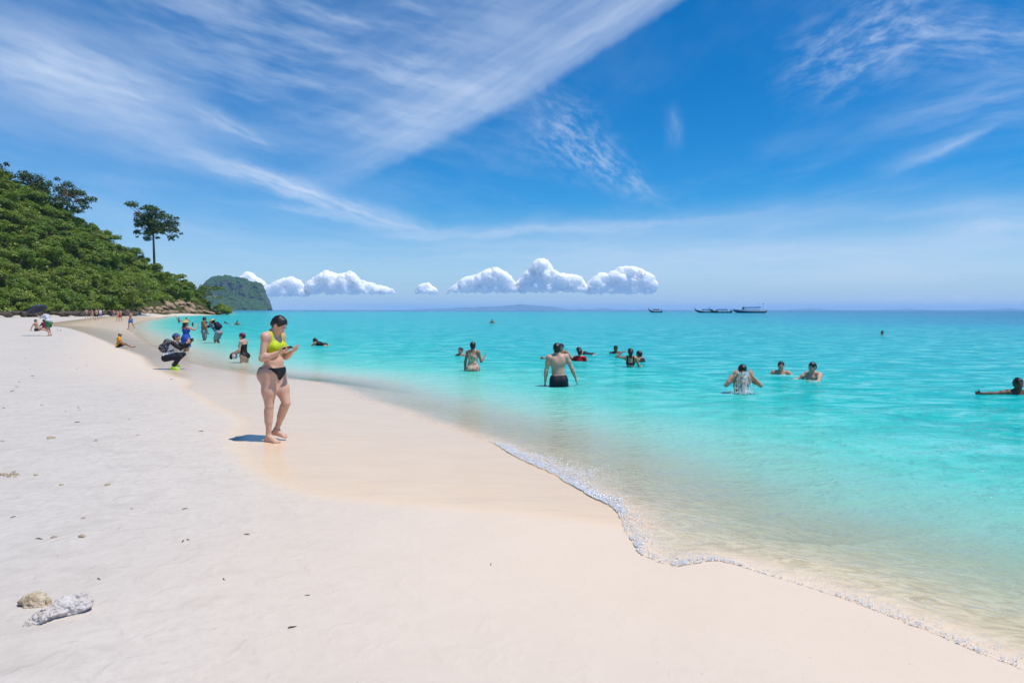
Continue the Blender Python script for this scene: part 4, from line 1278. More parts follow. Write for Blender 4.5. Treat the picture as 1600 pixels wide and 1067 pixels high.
    def arm(self, F, nm):
        J = self.J; f = self.sex == 'f'; w = self.fat
        S, E, W = J['S' + nm], J['E' + nm], J['W' + nm]
        r = (0.045 if f else 0.055) * w
        F.ell(S, (r * (1.02 if f else 1.12),) * 3, 0.05)
        F.cone(S, E, r, 0.036 * w, 0.045)
        if not f: F.ell(S * 0.6 + E * 0.4, (r * 0.98,) * 3, 0.04)
        mid = E * 0.72 + W * 0.28
        rf = 0.037 if f else 0.040
        F.cone(E, mid, 0.036 * w, rf * w, 0.03); F.cone(mid, W, rf * w, 0.025, 0.03)
        self.hand(F, nm)
    def hand(self, F, nm):
        J = self.J; o = self.hands[nm]; s = 1 if nm == 'R' else -1
        d = unit(o.get('dir', J['w' + nm]))
        pn = np.asarray(o.get('palm', (-s, 0.1, 0)), float); pn = unit(pn - d * (pn @ d))
        side = np.cross(d, pn)                       # across the knuckles
        thumb_side = o.get('thumb', None)
        if thumb_side is None:
            # thumb towards the front of the body by default
            ref = np.array(o.get('tref', (0, 1, 0.4)))
            if side @ ref < 0: side = -side
        W = J['W' + nm]; curl = o.get('curl', self.curl)
        J['palm' + nm] = W + d * 0.075 + pn * 0.03; J['pn' + nm] = pn; J['hd' + nm] = d; J['hs' + nm] = side
        Mx = np.stack([side, pn, d], 1)
        F.ell(W + d * 0.045, (0.040, 0.017, 0.055), 0.018, Mx)
        F.ell(W + d * 0.072, (0.041, 0.015, 0.030), 0.012, Mx)
        ln = [0.068, 0.077, 0.072, 0.056]
        for q in range(4):
            off = 0.030 - 0.020 * q
            base = W + d * (0.088 - 0.004 * abs(q - 1)) + side * off
            sp = side * (0.10 - 0.067 * q)
            ang = 0.0; p = base; seg = [0.46, 0.31, 0.23]; rr = [0.0088, 0.0082, 0.0075, 0.0062]
            for j in range(3):
                ang += curl * (0.75 if j == 0 else 0.9)
                dv = unit((d + sp) * math.cos(ang) + pn * math.sin(ang))
                p2 = p + dv * ln[q] * seg[j]
                F.cone(p, p2, rr[j], rr[j + 1], 0.005)
                p = p2
        tb = W + d * 0.030 + side * 0.030 + pn * 0.006
        t1 = tb + unit(side * 0.75 + d * 0.65 + pn * 0.35) * 0.036
        t2 = t1 + unit(side * 0.30 + d * 0.85 + pn * (0.30 + 0.4 * curl)) * 0.030
        t3 = t2 + unit(d * 0.9 + pn * (0.3 + 0.5 * curl)) * 0.022
        F.cone(tb, t1, 0.013, 0.0105, 0.012); F.cone(t1, t2, 0.0105, 0.0092, 0.005); F.cone(t2, t3, 0.0092, 0.0070, 0.005)
    def leg(self, F, nm, pad=0.0):
        J = self.J; f = self.sex == 'f'; w = self.fat
        H, K, A = J['H' + nm], J['K' + nm], J['A' + nm]
        r = (0.101 if f else 0.088) * w
        F.cone(H, H * 0.45 + K * 0.55, r, r * 0.80, 0.06); F.cone(H * 0.45 + K * 0.55, K, r * 0.80, 0.052 * w, 0.04)
        back = unit(-J['f' + nm] - J['b' + nm] * (-J['f' + nm] @ J['b' + nm]))
        F.cone(K, A, 0.049 * w, 0.032, 0.015)
        F.cone(K * 0.82 + A * 0.18 + back * 0.016, K * 0.5 + A * 0.5 + back * 0.012, 0.046 * w, 0.038 * w, 0.04)
    def foot(self, F, nm, pad=0.0, toes=True):
        J = self.J; A, f = J['A' + nm], J['f' + nm]; s = 1 if nm == 'R' else -1
        sd = unit(np.cross(f, (0, 0, 1))); up = np.cross(sd, f)
        p = pad
        F.ell(A, (0.034 + p,) * 3, 0.02)
        heel = A - f * 0.030 - up * 0.045; ball = A + f * 0.125 - up * 0.055
        F.ell(heel, (0.030 + p,) * 3, 0.03)
        F.cone(heel, ball, 0.028 + p, 0.026 + p, 0.03)
        F.cone(A, ball + up * 0.005, 0.032 + p, 0.022 + p, 0.03)
        for q in (-1, 1): F.cone(heel, ball + sd * q * 0.022, 0.024 + p, 0.021 + p, 0.02)
        self.J['toes' + nm] = []
        for q in range(5):
            off = (-s) * (0.032 - q * 0.016)
            L = [0.050, 0.052, 0.046, 0.038, 0.028][q]; r = [0.0125, 0.009, 0.0085, 0.008, 0.008][q] + p
            b0 = ball + sd * off * 0.9 - up * 0.006; b1 = b0 + f * L + sd * off * 0.15 - up * 0.006
            F.cone(b0, b1, r, r * 0.9, 0.008 if not p else 0.03)
            self.J['toes' + nm].append((b1, r, up, f))
    def build(self):
        J = self.J
        pts = np.array([v for k, v in J.items() if k[0] in 'SEWHKA' and len(k) == 2] + [self.Hd((0, 0, 1.72)), self.Hd((0, 0.12, 1.6)), self.Hd((0, -0.12, 1.6)), self.P0])
        lo = pts.min(0) - 0.24; hi = pts.max(0) + 0.24
        F = Field(lo, hi, self.h); self.F = F
        self.torso(F); self.neck(F); self.tor = F.F.copy(); self.headp(F)
        lf = F.like()
        for nm in 'RL': self.leg(F, nm); self.foot(F, nm); self.leg(lf, nm)
        self.lf = lf.F
        # arms are worked out on their own so that a hanging arm does not weld to the hip
        Fa = F.like()
        for nm in 'RL': self.arm(Fa, nm)
        X, Y, Z = np.meshgrid(*F.ax, indexing='ij')
        near = np.full(F.F.shape, 9.0, np.float32)
        for nm in 'RL':
            S = J['S' + nm]; near = np.minimum(near, np.sqrt((X - S[0]) ** 2 + (Y - S[1]) ** 2 + (Z - S[2]) ** 2))
        k = 0.004 + 0.046 * np.clip(1 - (near - 0.08) / 0.12, 0, 1)
        a, d = F.F, Fa.F
        hh = np.maximum(k - np.abs(a - d), 0) / k
        self.body = np.minimum(a, d) - hh * hh * k * 0.25
        self.tl = a; self.X, self.Y, self.Z = X, Y, Z
        q = np.stack([X - self.P0[0], Y - self.P0[1], Z - self.P0[2]], -1) @ self.Rt
        self.q = (q[..., 0], q[..., 1], q[..., 2] + 0.93)
    # -------- clothes
    def shell(self, region, off=0.006, base=None):
        qx, qy, qz = self.q
        return np.maximum((self.tl if base is None else base) - off, region(qx, qy, qz))
    def tubec(self, a, b, r1, r2, cut0=False):
        """tapered sleeve or trouser leg with a clean hem at b"""
        F = self.F.like(); a = np.asarray(a, float); b = np.asarray(b, float); ab = b - a; L = np.linalg.norm(ab); n = ab / L
        def fn(X, Y, Z):
            px, py, pz = X - a[0], Y - a[1], Z - a[2]
            t = (px * n[0] + py * n[1] + pz * n[2]); tc = np.clip(t / L, 0, 1)
            d = np.sqrt((px - tc * ab[0]) ** 2 + (py - tc * ab[1]) ** 2 + (pz - tc * ab[2]) ** 2) - (r1 + (r2 - r1) * tc)
            d = np.maximum(d, t - L)
            if cut0: d = np.maximum(d, -t)
            return d
        r = max(r1, r2)
        F.put(fn, np.minimum(a, b) - r, np.maximum(a, b) + r, 0.0)
        return F.F
    def sleeve(self, nm, frac, pad=0.012, lower=0.0):
        J = self.J; S, E, W = J['S' + nm], J['E' + nm], J['W' + nm]; r = (0.050 if self.sex == 'f' else 0.055) * self.fat
        g = self.tubec(S, S + (E - S) * min(frac, 1.0), r * 1.12 + pad, (r + 0.036) / 2 + pad if frac < 1 else 0.040 + pad)
        if lower > 0: g = np.minimum(g, self.tubec(E, E + (W - E) * lower, 0.041 * self.fat + pad, 0.030 + pad))
        return g
    def trouser(self, nm, frac, pad=0.014, flare=0.0, lower=0.0):
        J = self.J; H, K, A = J['H' + nm], J['K' + nm], J['A' + nm]; r = (0.101 if self.sex == 'f' else 0.088) * self.fat
        if lower > 0: return np.maximum(self.lf - pad, (A[2] + 0.02 if lower > 0.9 else -9) - self.Z)
        return self.tubec(H, H + (K - H) * frac, r + pad + 0.004, max(r * (1 - 0.36 * frac), 0.056) + pad + flare)

def head_field(h=0.007, pad=0.16):
    return Field((-pad, -pad - 0.03, 1.40), (pad, pad + 0.02, 1.82), h)

def hair_mesh(style):
    F = head_field(0.0065)
    F.ell((0, -0.014, 1.622), (0.084, 0.104, 0.094), 0.0)
    F.ell((0, -0.040, 1.580), (0.078, 0.074, 0.085), 0.03)
    X, Y, Z = np.meshgrid(*F.ax, indexing='ij')
    n = fbm(np.stack([X * 40, Y * 40, Z * 25], -1), 2) * 0.006
    G = F.F + n
    zc, zr = (1.565, 0.104) if style == 'slick' else (1.560, 0.098)
    face = np.sqrt((X / 0.078) ** 2 + ((Y - 0.10) / (0.100 if style == 'slick' else 0.092)) ** 2 + ((Z - zc) / zr) ** 2) - 1
    G = np.maximum(G, -face * 0.07)
    G = np.maximum(G, (1.515 if style == 'short' else 1.545 if style == 'slick' else 1.48) + np.clip(Y, -0.1, 0.05) * 0.9 - Z)
    ear = np.sqrt(((np.abs(X) - 0.085) / 0.03) ** 2 + ((Y - 0.002) / 0.026) ** 2 + ((Z - 1.572) / 0.036) ** 2) - 1
    G = np.maximum(G, -ear * 0.02)
    E = F.like()
    if style == 'bun': E.ell((0, -0.125, 1.60), (0.042, 0.036, 0.042), 0.0)
    if style == 'lowbun' or style == 'slick': E.cone((0, -0.085, 1.545), (0, -0.100, 1.505), 0.026, 0.012, 0.01)
    if style == 'long':
        E.cone((0, -0.085, 1.58), (0, -0.10, 1.43), 0.060, 0.045, 0.01)
    if style != 'short': G = smooth_min(G, E.F + n, k=0.02)
    return F.mesh(G)
def bandana_mesh():
    F = head_field(0.0065); F.ell((0, -0.012, 1.625), (0.088, 0.108, 0.096), 0.0); F.ell((0, -0.09, 1.60), (0.05, 0.05, 0.06), 0.03)
    X, Y, Z = np.meshgrid(*F.ax, indexing='ij')
    return F.mesh(np.maximum(F.F, (1.605 + Y * 0.45) - Z))
def hat_mesh(brim=0.17, crown=0.10):
    n = 40; rings = [(0.0, 1.745), (0.05, 1.742), (0.085, 1.725), (0.098, 1.69), (0.104, 1.655), (0.125, 1.645), (brim, 1.628), (brim, 1.622), (0.125, 1.637), (0.100, 1.645), (0.09, 1.69), (0.0, 1.735)]
    V = []; F = []
    for r, z in rings:
        for j in range(n):
            t = 2 * math.pi * j / n
            dr = 0.010 * math.sin(3 * t + 1) if r > 0.12 else 0
            V.append((r * math.cos(t), -0.01 + r * 1.12 * math.sin(t), z + dr))
    for k in range(len(rings) - 1):
        for j in range(n): F.append((k * n + j, k * n + (j + 1) % n, (k + 1) * n + (j + 1) % n, (k + 1) * n + j))
    return np.array(V), np.array(F)
_hair_cache = {}

def person(label, loc, yaw, H, fig, skin, clothes=(), hair='short', head_wear=None, group=None, face=True):
    """fig: a Figure; clothes: list of (name, field array, material)"""
    s = H / 1.70
    t = empty('person', loc, yaw)
    def place(V): return (V + np.array([0, 0, fig.dz])) * s
    V, Q = fig.F.mesh(fig.body); bd = mesh_np('body', place(V), Q[:, ::-1], skin, t); fig.bd = bd
    for nm, g, mt in clothes:
        V, Q = fig.F.mesh(g)
        if len(Q): mesh_np(nm, place(V), Q[:, ::-1], mt, t)
    def headplace(V): return place((V - fig.Np) @ fig.Rh.T + fig.T(fig.Np))
    if hair:
        if hair not in _hair_cache: _hair_cache[hair] = hair_mesh(hair)
        V, Q = _hair_cache[hair]; mesh_np('hair', headplace(V), Q[:, ::-1], M_HAIR, t)
    if head_wear:
        kind, mt = head_wear
        if kind == 'bandana': V, Q = bandana_mesh(); Q = Q[:, ::-1]
        else: V, Q = hat_mesh()
        mesh_np('swim_cap' if kind == 'bandana' and mt is M_BURG else ('bandana' if kind == 'bandana' else 'hat'), headplace(V), Q, mt, t)
    if face:
        for sx in (1, -1):
            F = Field((-0.09, 0.03, 1.54), (0.09, 0.13, 1.66), 0.004)
            F.ell((sx * 0.031, 0.0830, 1.594), (0.0130, 0.0070, 0.0045), 0.0)
            V, Q = F.mesh(); mesh_np('eye', headplace(V), Q[:, ::-1], M_EYE, bd)
            F = Field((-0.09, 0.03, 1.54), (0.09, 0.13, 1.66), 0.004)
            F.cone((sx * 0.014, 0.0955, 1.618), (sx * 0.048, 0.080, 1.620), 0.0045, 0.003, 0.0)
            V, Q = F.mesh(); mesh_np('eyebrow', headplace(V), Q[:, ::-1], M_HAIR, bd)
        F = Field((-0.06, 0.05, 1.49), (0.06, 0.13, 1.56), 0.0035)
        F.ell((0, 0.0965, 1.534), (0.021, 0.007, 0.0055), 0.0); F.ell((0, 0.0955, 1.525), (0.017, 0.007, 0.0055), 0.002)
        V, Q = F.mesh(); mesh_np('lips', headplace(V), Q[:, ::-1], M_LIP, bd)
    tag(t, label, 'person', group)
    def world(p):
        p = place(np.asarray(p, float)); c, s_ = math.cos(yaw), math.sin(yaw)
        return Vector((c * p[0] - s_ * p[1] + loc[0], s_ * p[0] + c * p[1] + loc[1], p[2] + loc[2]))
    def wdir(d):
        c, s_ = math.cos(yaw), math.sin(yaw)
        return Vector((c * d[0] - s_ * d[1], s_ * d[0] + c * d[1], d[2]))
    fig.world, fig.wdir, fig.obj, fig.s, fig.headplace, fig.place = world, wdir, t, s, headplace, place
    return t

# garments in standing-body coordinates (all regions are < 0 inside)
def rg_brief(qx, qy, qz, top=0.985, low=0.815, cut=0.85): return np.maximum(qz - top, (low + np.abs(qx) * cut) - qz)
def rg_swim(qx, qy, qz, top=1.33, low=0.80, cut=0.62):
    ax = np.abs(qx)
    body = np.maximum(np.maximum(qz - top, (low + ax * cut) - qz), ax - 0.185)
    strap = np.maximum(np.maximum(np.abs(ax - 0.085) - 0.018, 1.28 - qz), qz - 1.47)
    return np.minimum(body, strap)
def rg_bikinitop(qx, qy, qz):
    ax = np.abs(qx)
    band = np.maximum(np.abs(qz - 1.215) - 0.030, ax - 0.175)
    cup = np.maximum(np.sqrt(((ax - 0.072) / 0.082) ** 2 + ((qz - 1.262) / 0.080) ** 2) * 0.08 - 0.08, -qy)
    strap = np.maximum(np.maximum(np.abs(ax - 0.095) - 0.022, 1.22 - qz), qz - 1.47)
    return np.minimum(np.minimum(band, cup), strap)
def rg_shirt(qx, qy, qz, low=0.90, top=1.445): return np.maximum(np.maximum(low - qz, qz - top), 0.055 - np.sqrt(qx ** 2 + (qy - 0.0) ** 2 + (np.minimum(qz - 1.46, 0) * 0.5) ** 2))
def trunks(fig, frac=0.42, pad=0.016, flare=0.012, top=1.0):
    g = fig.shell(lambda x, y, z: np.maximum(z - top, 0.80 - z), pad, fig.tor)
    return smooth_min(g, fig.trouser('R', frac, pad, flare), fig.trouser('L', frac, pad, flare), k=0.015)
def shirt(fig, frac=0.55, pad=0.014, low=0.88, lower=0.0, looser=0.0):
    g = fig.shell(lambda x, y, z: rg_shirt(x, y, z, low), pad, fig.tor)
    return smooth_min(g, fig.sleeve('R', frac, pad, lower), fig.sleeve('L', frac, pad, lower), k=0.015)
# ------------------------------------------------------------------ the woman with the phone
def box_mesh(sx, sy, sz, bev=0.0):
    bm = bmesh.new(); bmesh.ops.create_cube(bm, size=1.0)
    bmesh.ops.scale(bm, vec=(sx, sy, sz), verts=bm.verts)
    if bev: bmesh.ops.bevel(bm, geom=bm.edges[:], offset=bev, segments=3, affect='EDGES')
    V = np.array([v.co[:] for v in bm.verts]); F = [tuple(v.index for v in f.verts) for f in bm.faces]; bm.free()
    return V, F
def poly_obj(name, V, F, mat, parent=None, smooth=False):
    me = bpy.data.meshes.new(name); me.from_pydata([tuple(v) for v in V], [], [tuple(int(i) for i in f) for f in F]); me.update()
    if smooth: me.polygons.foreach_set('use_smooth', [True] * len(me.polygons))
    if mat: me.materials.append(mat)
    o = bpy.data.objects.new(name, me); COL.objects.link(o)
    if parent: o.parent = parent
    return o

def phone(pos, right, up, label, size=(0.076, 0.155, 0.011), group=None):
    """pos Vector; right/up: world directions of the screen"""
    r = Vector(right).normalized(); u = (Vector(up) - r * Vector(up).dot(r)).normalized(); n = r.cross(u)
    t = empty('phone', pos); t.rotation_euler = Matrix((r, u, n)).transposed().to_euler()
    V, F = box_mesh(*size, 0.003); cs = poly_obj('case', V, F, M_PHONE, t)
    V, F = box_mesh(size[0] * 0.92, size[1] * 0.94, 0.001); poly_obj('screen', V + np.array([0, 0, size[2] / 2 + 0.0008]), F, M_SCREEN, cs)
    V, F = box_mesh(size[0] * 0.32, size[0] * 0.36, 0.003, 0.001); poly_obj('camera_bump', V + np.array([size[0] * 0.25, size[1] * 0.36, -size[2] / 2 - 0.0016]), F, M_PHONE, cs)
    tag(t, label, 'phone', group); return t
M_SCREEN = mat_plain('phone_screen', (0.02, 0.022, 0.028), 0.08, 0.5)

def build_main():
    x, y, z = ground(428, 688)
    fig = Figure('f', lean=3, head=(40, 4, 0), h=0.0065, fat=1.10,
                 armR=((0.18, -0.06, -1), (-0.30, 0.90, 0.34)), armL=((-0.14, 0.16, -1), (0.50, 0.82, 0.36)),
                 handR=dict(palm=(-0.35, 0.1, 1.0), curl=0.75, dir=(-0.25, 0.95, 0.25), tref=(1, 0.2, 0.4)), handL=dict(palm=(0.5, 0.1, 1.0), curl=0.8, dir=(0.45, 0.85, 0.25), tref=(-1, 0.2, 0.4)),
                 legR=((0.04, 0.045, -1), (0.0, -0.05, -1)), legL=((0.02, 0.36, -1), (0.03, -0.42, -1)), footR=(0.20, 1, 0), footL=(-0.05, 1, -0.16))
    top = fig.shell(rg_bikinitop, 0.0065)
    bottom = fig.shell(lambda a, b, c: rg_brief(a, b, c, 0.99 + 0.0, 0.815, 0.98), 0.006)
    t = person('woman in a lime bikini top and black bottoms looking down at her phone', (x, y, z), R(-108), 1.61, fig, SK_MAIN,
               [('bikini_top', top, M_LIME), ('bikini_bottom', bottom, M_BLACK)], hair='slick')
    for nm in 'RL':
        for (p, r, up, f) in fig.J['toes' + nm]:
            F = Field(p - 0.03, p + 0.03, 0.0035); F.ell(p + up * r * 0.55 + f * r * 0.3, (r * 0.62, r * 0.62, r * 0.5), 0.0)
            V, Q = F.mesh(); mesh_np('toenail', fig.place(V), Q[:, ::-1], M_NAIL, fig.bd)
    J = fig.J
    d, pn, sd_ = J['hdR'], J['pnR'], J['hsR']
    pc = J['WR'] + d * 0.105 + pn * 0.030
    r_, u_ = sd_, d
    if np.cross(r_, u_) @ pn < 0: r_ = -r_
    phone(fig.world(pc), fig.wdir(r_), fig.wdir(u_), 'dark phone in a case held by the woman in the lime bikini top', size=(0.070, 0.140, 0.012))
build_main()
# ------------------------------------------------------------------ everybody else
def wade(px, py_wl, py_top, H):
    """stands in the sea: waterline pixel and top-of-head pixel give place and how deep the feet are"""
    x, y, _ = at(px, py_wl, 0.0); vis = (py_wl - py_top) * y / FPX
    return (x, y, vis - H)
OUT_R = ((0.70, 0.15, -0.70), (0.75, 0.5, 0.02)); OUT_L = ((-0.70, 0.15, -0.70), (-0.75, 0.5, 0.02))

def backpack(fig, label, mat, size=(0.29, 0.17, 0.42), z=1.20, name='backpack'):
    """on the wearer's back"""
    t = empty(name, fig.obj.location, fig.obj.rotation_euler.z)
    F = Field((-0.25, -0.45, z - 0.35), (0.25, 0.05, z + 0.35), 0.011)
    cy = -0.105 - size[1] / 2
    def bx(X, Y, Z, c, s, r):
        q = [np.abs(X - c[0]) - s[0] / 2 + r, np.abs(Y - c[1]) - s[1] / 2 + r, np.abs(Z - c[2]) - s[2] / 2 + r]
        return np.sqrt(sum(np.maximum(a, 0) ** 2 for a in q)) + np.minimum(np.maximum(np.maximum(q[0], q[1]), q[2]), 0) - r
    def to(V): return fig.place((V - fig.P0) @ fig.Rt.T + fig.P0)
    F.put(lambda X, Y, Z: bx(X, Y, Z, (0, cy, z), size, 0.07), (-.2, -.4, z - .3), (.2, 0.0, z + .3), 0.0)
    V, Q = F.mesh(); bg_ = mesh_np('bag', to(V), Q[:, ::-1], mat, t)
    G = F.like(); G.put(lambda X, Y, Z: bx(X, Y, Z, (0, cy - size[1] / 2 - 0.01, z - 0.09), (size[0] * 0.8, 0.07, size[2] * 0.42), 0.03), (-.2, -.45, z - .3), (.2, 0, z + .3), 0.0)
    V, Q = G.mesh(); mesh_np('pocket', to(V), Q[:, ::-1], mat, bg_)
    for s in (1, -1):
        Vt, Ft = tubes([([(s * 0.09, -0.11, z + 0.17), (s * 0.10, -0.05, 1.455), (s * 0.105, 0.05, 1.44), (s * 0.115, 0.115, 1.33), (s * 0.15, 0.05, 1.15), (s * 0.12, -0.11, z - 0.14)], [0.016] * 6, 6)])
        mesh_np('strap', to(Vt), Ft, M_BLACK, t)
    tag(t, label, 'backpack'); return t

def swimmer(label, px, py_wl, py_top, yaw, H=1.7, skin=SK_MED, hair='short', sex='m', arms=(OUT_R, OUT_L), clothes=None, head=(0, 0, 0), h=0.013, lean=5, face=True, head_wear=None):
    f = Figure(sex, lean=lean, head=head, armR=arms[0], armL=arms[1], h=h)
    cl = clothes(f) if clothes else [('trunks', trunks(f), M_NAVY)]
    person(label, wade(px, py_wl, py_top, H), yaw, H, f, skin, cl, hair=hair, face=face, head_wear=head_wear)
    return f

def build_sea_people():
    # floral swimsuit
    f = Figure('f', h=0.009, head=(6, 0, 0), armL=((-0.22, -0.02, -1), (-0.10, 0.10, -1)), armR=((0.30, 0.15, -1), (0.25, 0.9, 0.55)), handR=dict(palm=(-1, 0, 0.2)), fat=1.06)
    person('woman in a bright floral swimsuit standing in the sea with her back turned', wade(739, 580, 534.5, 1.60), R(-8), 1.60, f, SK_TAN, [('swimsuit', f.shell(lambda a, b, c: rg_swim(a, b, c, 1.37, 0.74, 0.10), 0.009), M_FLORAL)], hair='lowbun', face=False)
    # man in dark trunks
    f = Figure('m', h=0.008, lean=2, side=-3, head=(2, -14, 0), armL=((-0.24, -0.05, -1), (-0.06, 0.20, -1)), armR=((0.52, 0.05, -1), (0.42, 0.22, -1)), legR=((0.12, 0.25, -1), (0.05, -0.1, -1)), fat=1.05, curl=0.35)
    person('bare-backed man in black swimming trunks wading out thigh-deep', wade(873, 604, 536.5, 1.76), R(4), 1.76, f, SK_LIGHT, [('trunks', trunks(f, 0.40, 0.020, 0.020, 1.01), M_NAVY)], hair='short', face=False)
    swimmer('bather half hidden behind the shoulder of the man in black trunks', 877.5, 562, 537, R(160), skin=SK_TAN, h=0.011)
    # red shirt
    swimmer('bather in a red shirt with dark hair in a bun facing the other swimmers', 905.5, 565, 545.5, R(-20), H=1.6, skin=SK_MED, hair='bun', sex='f', arms=(((0.25, 0.3, -0.9), (0.2, 0.9, -0.1)), ((-0.45, 0.1, -0.8), (-0.6, 0.6, 0.1))), clothes=lambda f: [('shirt', shirt(f, 0.8), M_RED)], h=0.011, face=False)
    def lying(label, px, py, yaw, H, skin, suit, hair='short', sex='f', h=0.013, zup=0.06, wear=None):
        f = Figure(sex, lean=78, head=(-52, 0, 0), armR=((0.55, 0.5, -0.65), (0.3, 0.85, -0.4)), armL=((-0.55, 0.5, -0.65), (-0.3, 0.85, -0.4)),
                   legR=((0.05, -0.95, -0.22), (0.02, -0.9, -0.45)), legL=((-0.05, -0.95, -0.30), (-0.02, -0.9, -0.30)), footR=(0, -0.5, -0.85), footL=(0, -0.5, -0.85), h=h, ground=False)
        x, y, _ = at(px, py, 0.0); s = H / 1.7
        person(label, (x, y, -0.93 * s - 0.10 + zup), yaw, H, f, skin, [('swimsuit', f.shell(rg_swim, 0.007), suit)], hair=hair, head_wear=wear)
    lying('pale-armed swimmer stretched out in the water behind the red-shirted bather', 926, 554, R(70), 1.6, SK_LIGHT, M_NAVY, 'short')
    swimmer('swimmer with arms spread wide on the water beyond the woman fixing her hair', 962, 552, 540, R(172), skin=SK_DARK, hair='short')
    # woman with hand to hair
    f = Figure('f', h=0.010, head=(0, 8, 0), armL=((-0.88, 0.05, 0.12), (0.80, -0.02, 0.62)), handL=dict(palm=(0.5, 0, -0.9), dir=(0.92, -0.05, 0.35), curl=0.35), armR=((0.35, 0.3, -0.9), (0.3, 0.9, -0.2)))
    person('woman in a dark bikini in chest-deep water lifting one arm to her hair', wade(985, 574, 544.5, 1.60), R(-12), 1.60, f, SK_MED, [('bikini_top', f.shell(rg_bikinitop, 0.007), M_BLACK), ('bikini_bottom', f.shell(rg_brief, 0.007), M_BLACK)], hair='long', face=False)
    swimmer('swimmer in a dark rash vest next to the woman fixing her hair', 1005, 566, 548, R(52), H=1.65, skin=SK_TAN, arms=(((0.75, 0.2, -0.5), (0.9, 0.1, -0.2)), OUT_L), clothes=lambda f: [('rash_vest', shirt(f, 1.0, 0.008, 0.9, 0.9), M_NAVY), ('trunks', trunks(f), M_NAVY)], lean=14, face=False)
    # splashing man
    f = Figure('m', h=0.008, lean=10, head=(26, 0, 0), armR=((0.46, 0.66, -0.36), (-0.66, -0.02, 0.74)), armL=((-0.46, 0.66, -0.36), (0.66, -0.02, 0.74)),
               handR=dict(palm=(-0.3, -1, 0), dir=(-0.35, -0.20, 0.9), curl=0.35, tref=(0, 0, 1)), handL=dict(palm=(0.3, -1, 0), dir=(0.35, -0.20, 0.9), curl=0.35, tref=(0, 0, 1)))
    loc = wade(1157, 612, 567, 1.74)
    person('man pouring seawater over his face with both hands', loc, R(172), 1.74, f, SK_MED, [('trunks', trunks(f), M_NAVY)], hair='short')
    splash_at(f, loc)
    swimmer('dark-haired man up to his neck in water beside the man with bare shoulders', 1220, 585, 565, R(160), skin=SK_MED, h=0.010)
    f = swimmer('man with short black hair and bare shoulders out of the water in profile', 1272, 592.5, 566, R(118), skin=SK_LIGHT, h=0.009, arms=(((0.45, 0.7, -0.5), (0.1, 0.95, -0.1)), ((-0.45, 0.75, -0.5), (0.0, 0.95, 0.0))), head=(8, 0, 0))
    swimmer('dark-skinned man stretching one arm out along the water surface', 1588, 616, 590.5, R(172), skin=SK_DARK, h=0.009, hair='short', arms=(((0.98, 0.10, -0.06), (0.98, 0.12, 0.03)), OUT_L))
    swimmer('bather up to the chin next to the woman in the floral swimsuit', 721, 556, 543, R(150), skin=SK_MED, h=0.011)
    for px, wl, top, lab in ((769, 505, 499, 'lone far swimmer straight out from the woman in the floral swimsuit'), (1378, 523, 517, 'lone far swimmer beyond the bare-shouldered men'),
                             (280, 504, 496.5, 'far swimmer beside the straw hat with one arm raised'), (291.5, 503.5, 496, 'far swimmer directly behind the straw hat'),
                             (371, 508, 501, 'far swimmer beyond the stooping man with the backpack')):
        swimmer(lab, px, wl, top, R(180 if px != 280 else 150), skin=SK_TAN, h=0.018, face=False, arms=(OUT_R, OUT_L) if px != 280 else (((0.6, 0.2, 0.7), (0.2, 0.2, 0.9)), OUT_L))
    lying('far swimmer floating flat with face in the water', 358, 506, R(80), 1.6, SK_TAN, M_BLACK, h=0.018)
    lying('snorkeller in black with a lime mask strap floating on the surface', 508, 540, R(68), 1.75, SK_TAN, M_BLACK, 'long', 'm', h=0.013, zup=0.10)

def splash_at(fig, loc):
    """water falling from the hands back to the sea"""
    rg = np.random.default_rng(3)
    pr, pl = fig.world(fig.J['palmR']), fig.world(fig.J['palmL'])
    c = (pr + pl) / 2; toward = Vector((-c.x, -c.y, 0)).normalized(); side = Vector((-toward.y, toward.x, 0))
    V = []; F = []
    def blob(p, r, rz):
        bm = bmesh.new(); bmesh.ops.create_icosphere(bm, subdivisions=1, radius=1.0)
        o = len(V)
        for v in bm.verts: V.append((p[0] + v.co.x * r, p[1] + v.co.y * r, p[2] + v.co.z * rz))
        for f in bm.faces: F.append(tuple(o + v.index for v in f.verts))
        bm.free()
    for k in range(34):
        off = rg.normal() * 0.055; fwd = rg.uniform(0.02, 0.12)
        p0 = c + side * off + toward * fwd; z = p0.z
        n = rg.integers(5, 12); x = p0
        while z > 0.02:
            rr = rg.uniform(0.003, 0.008); ln = rg.uniform(0.012, 0.045)
            t = 1 - z / c.z
            q = p0 + side * off * 1.1 * t + toward * (0.05 * t)
            blob((q.x + rg.normal() * 0.006, q.y + rg.normal() * 0.006, z), rr, ln)
            z -= ln * rg.uniform(1.2, 3.2)
    for k in range(200):
        a = rg.uniform(0, 6.28); r = abs(rg.normal()) * 0.13
        q = Vector((c.x, c.y, 0)) + toward * 0.14 + Vector((math.cos(a) * r * 1.3, math.sin(a) * r, abs(rg.normal()) * 0.05 + 0.01))
        blob(q, rg.uniform(0.005, 0.016), rg.uniform(0.005, 0.016))
    o = mesh_np('water_splash', np.array(V), np.array(F), M_FOAM)
    tag(o, 'sheet of water and droplets falling from the hands of the splashing man', 'splash', kind='stuff')

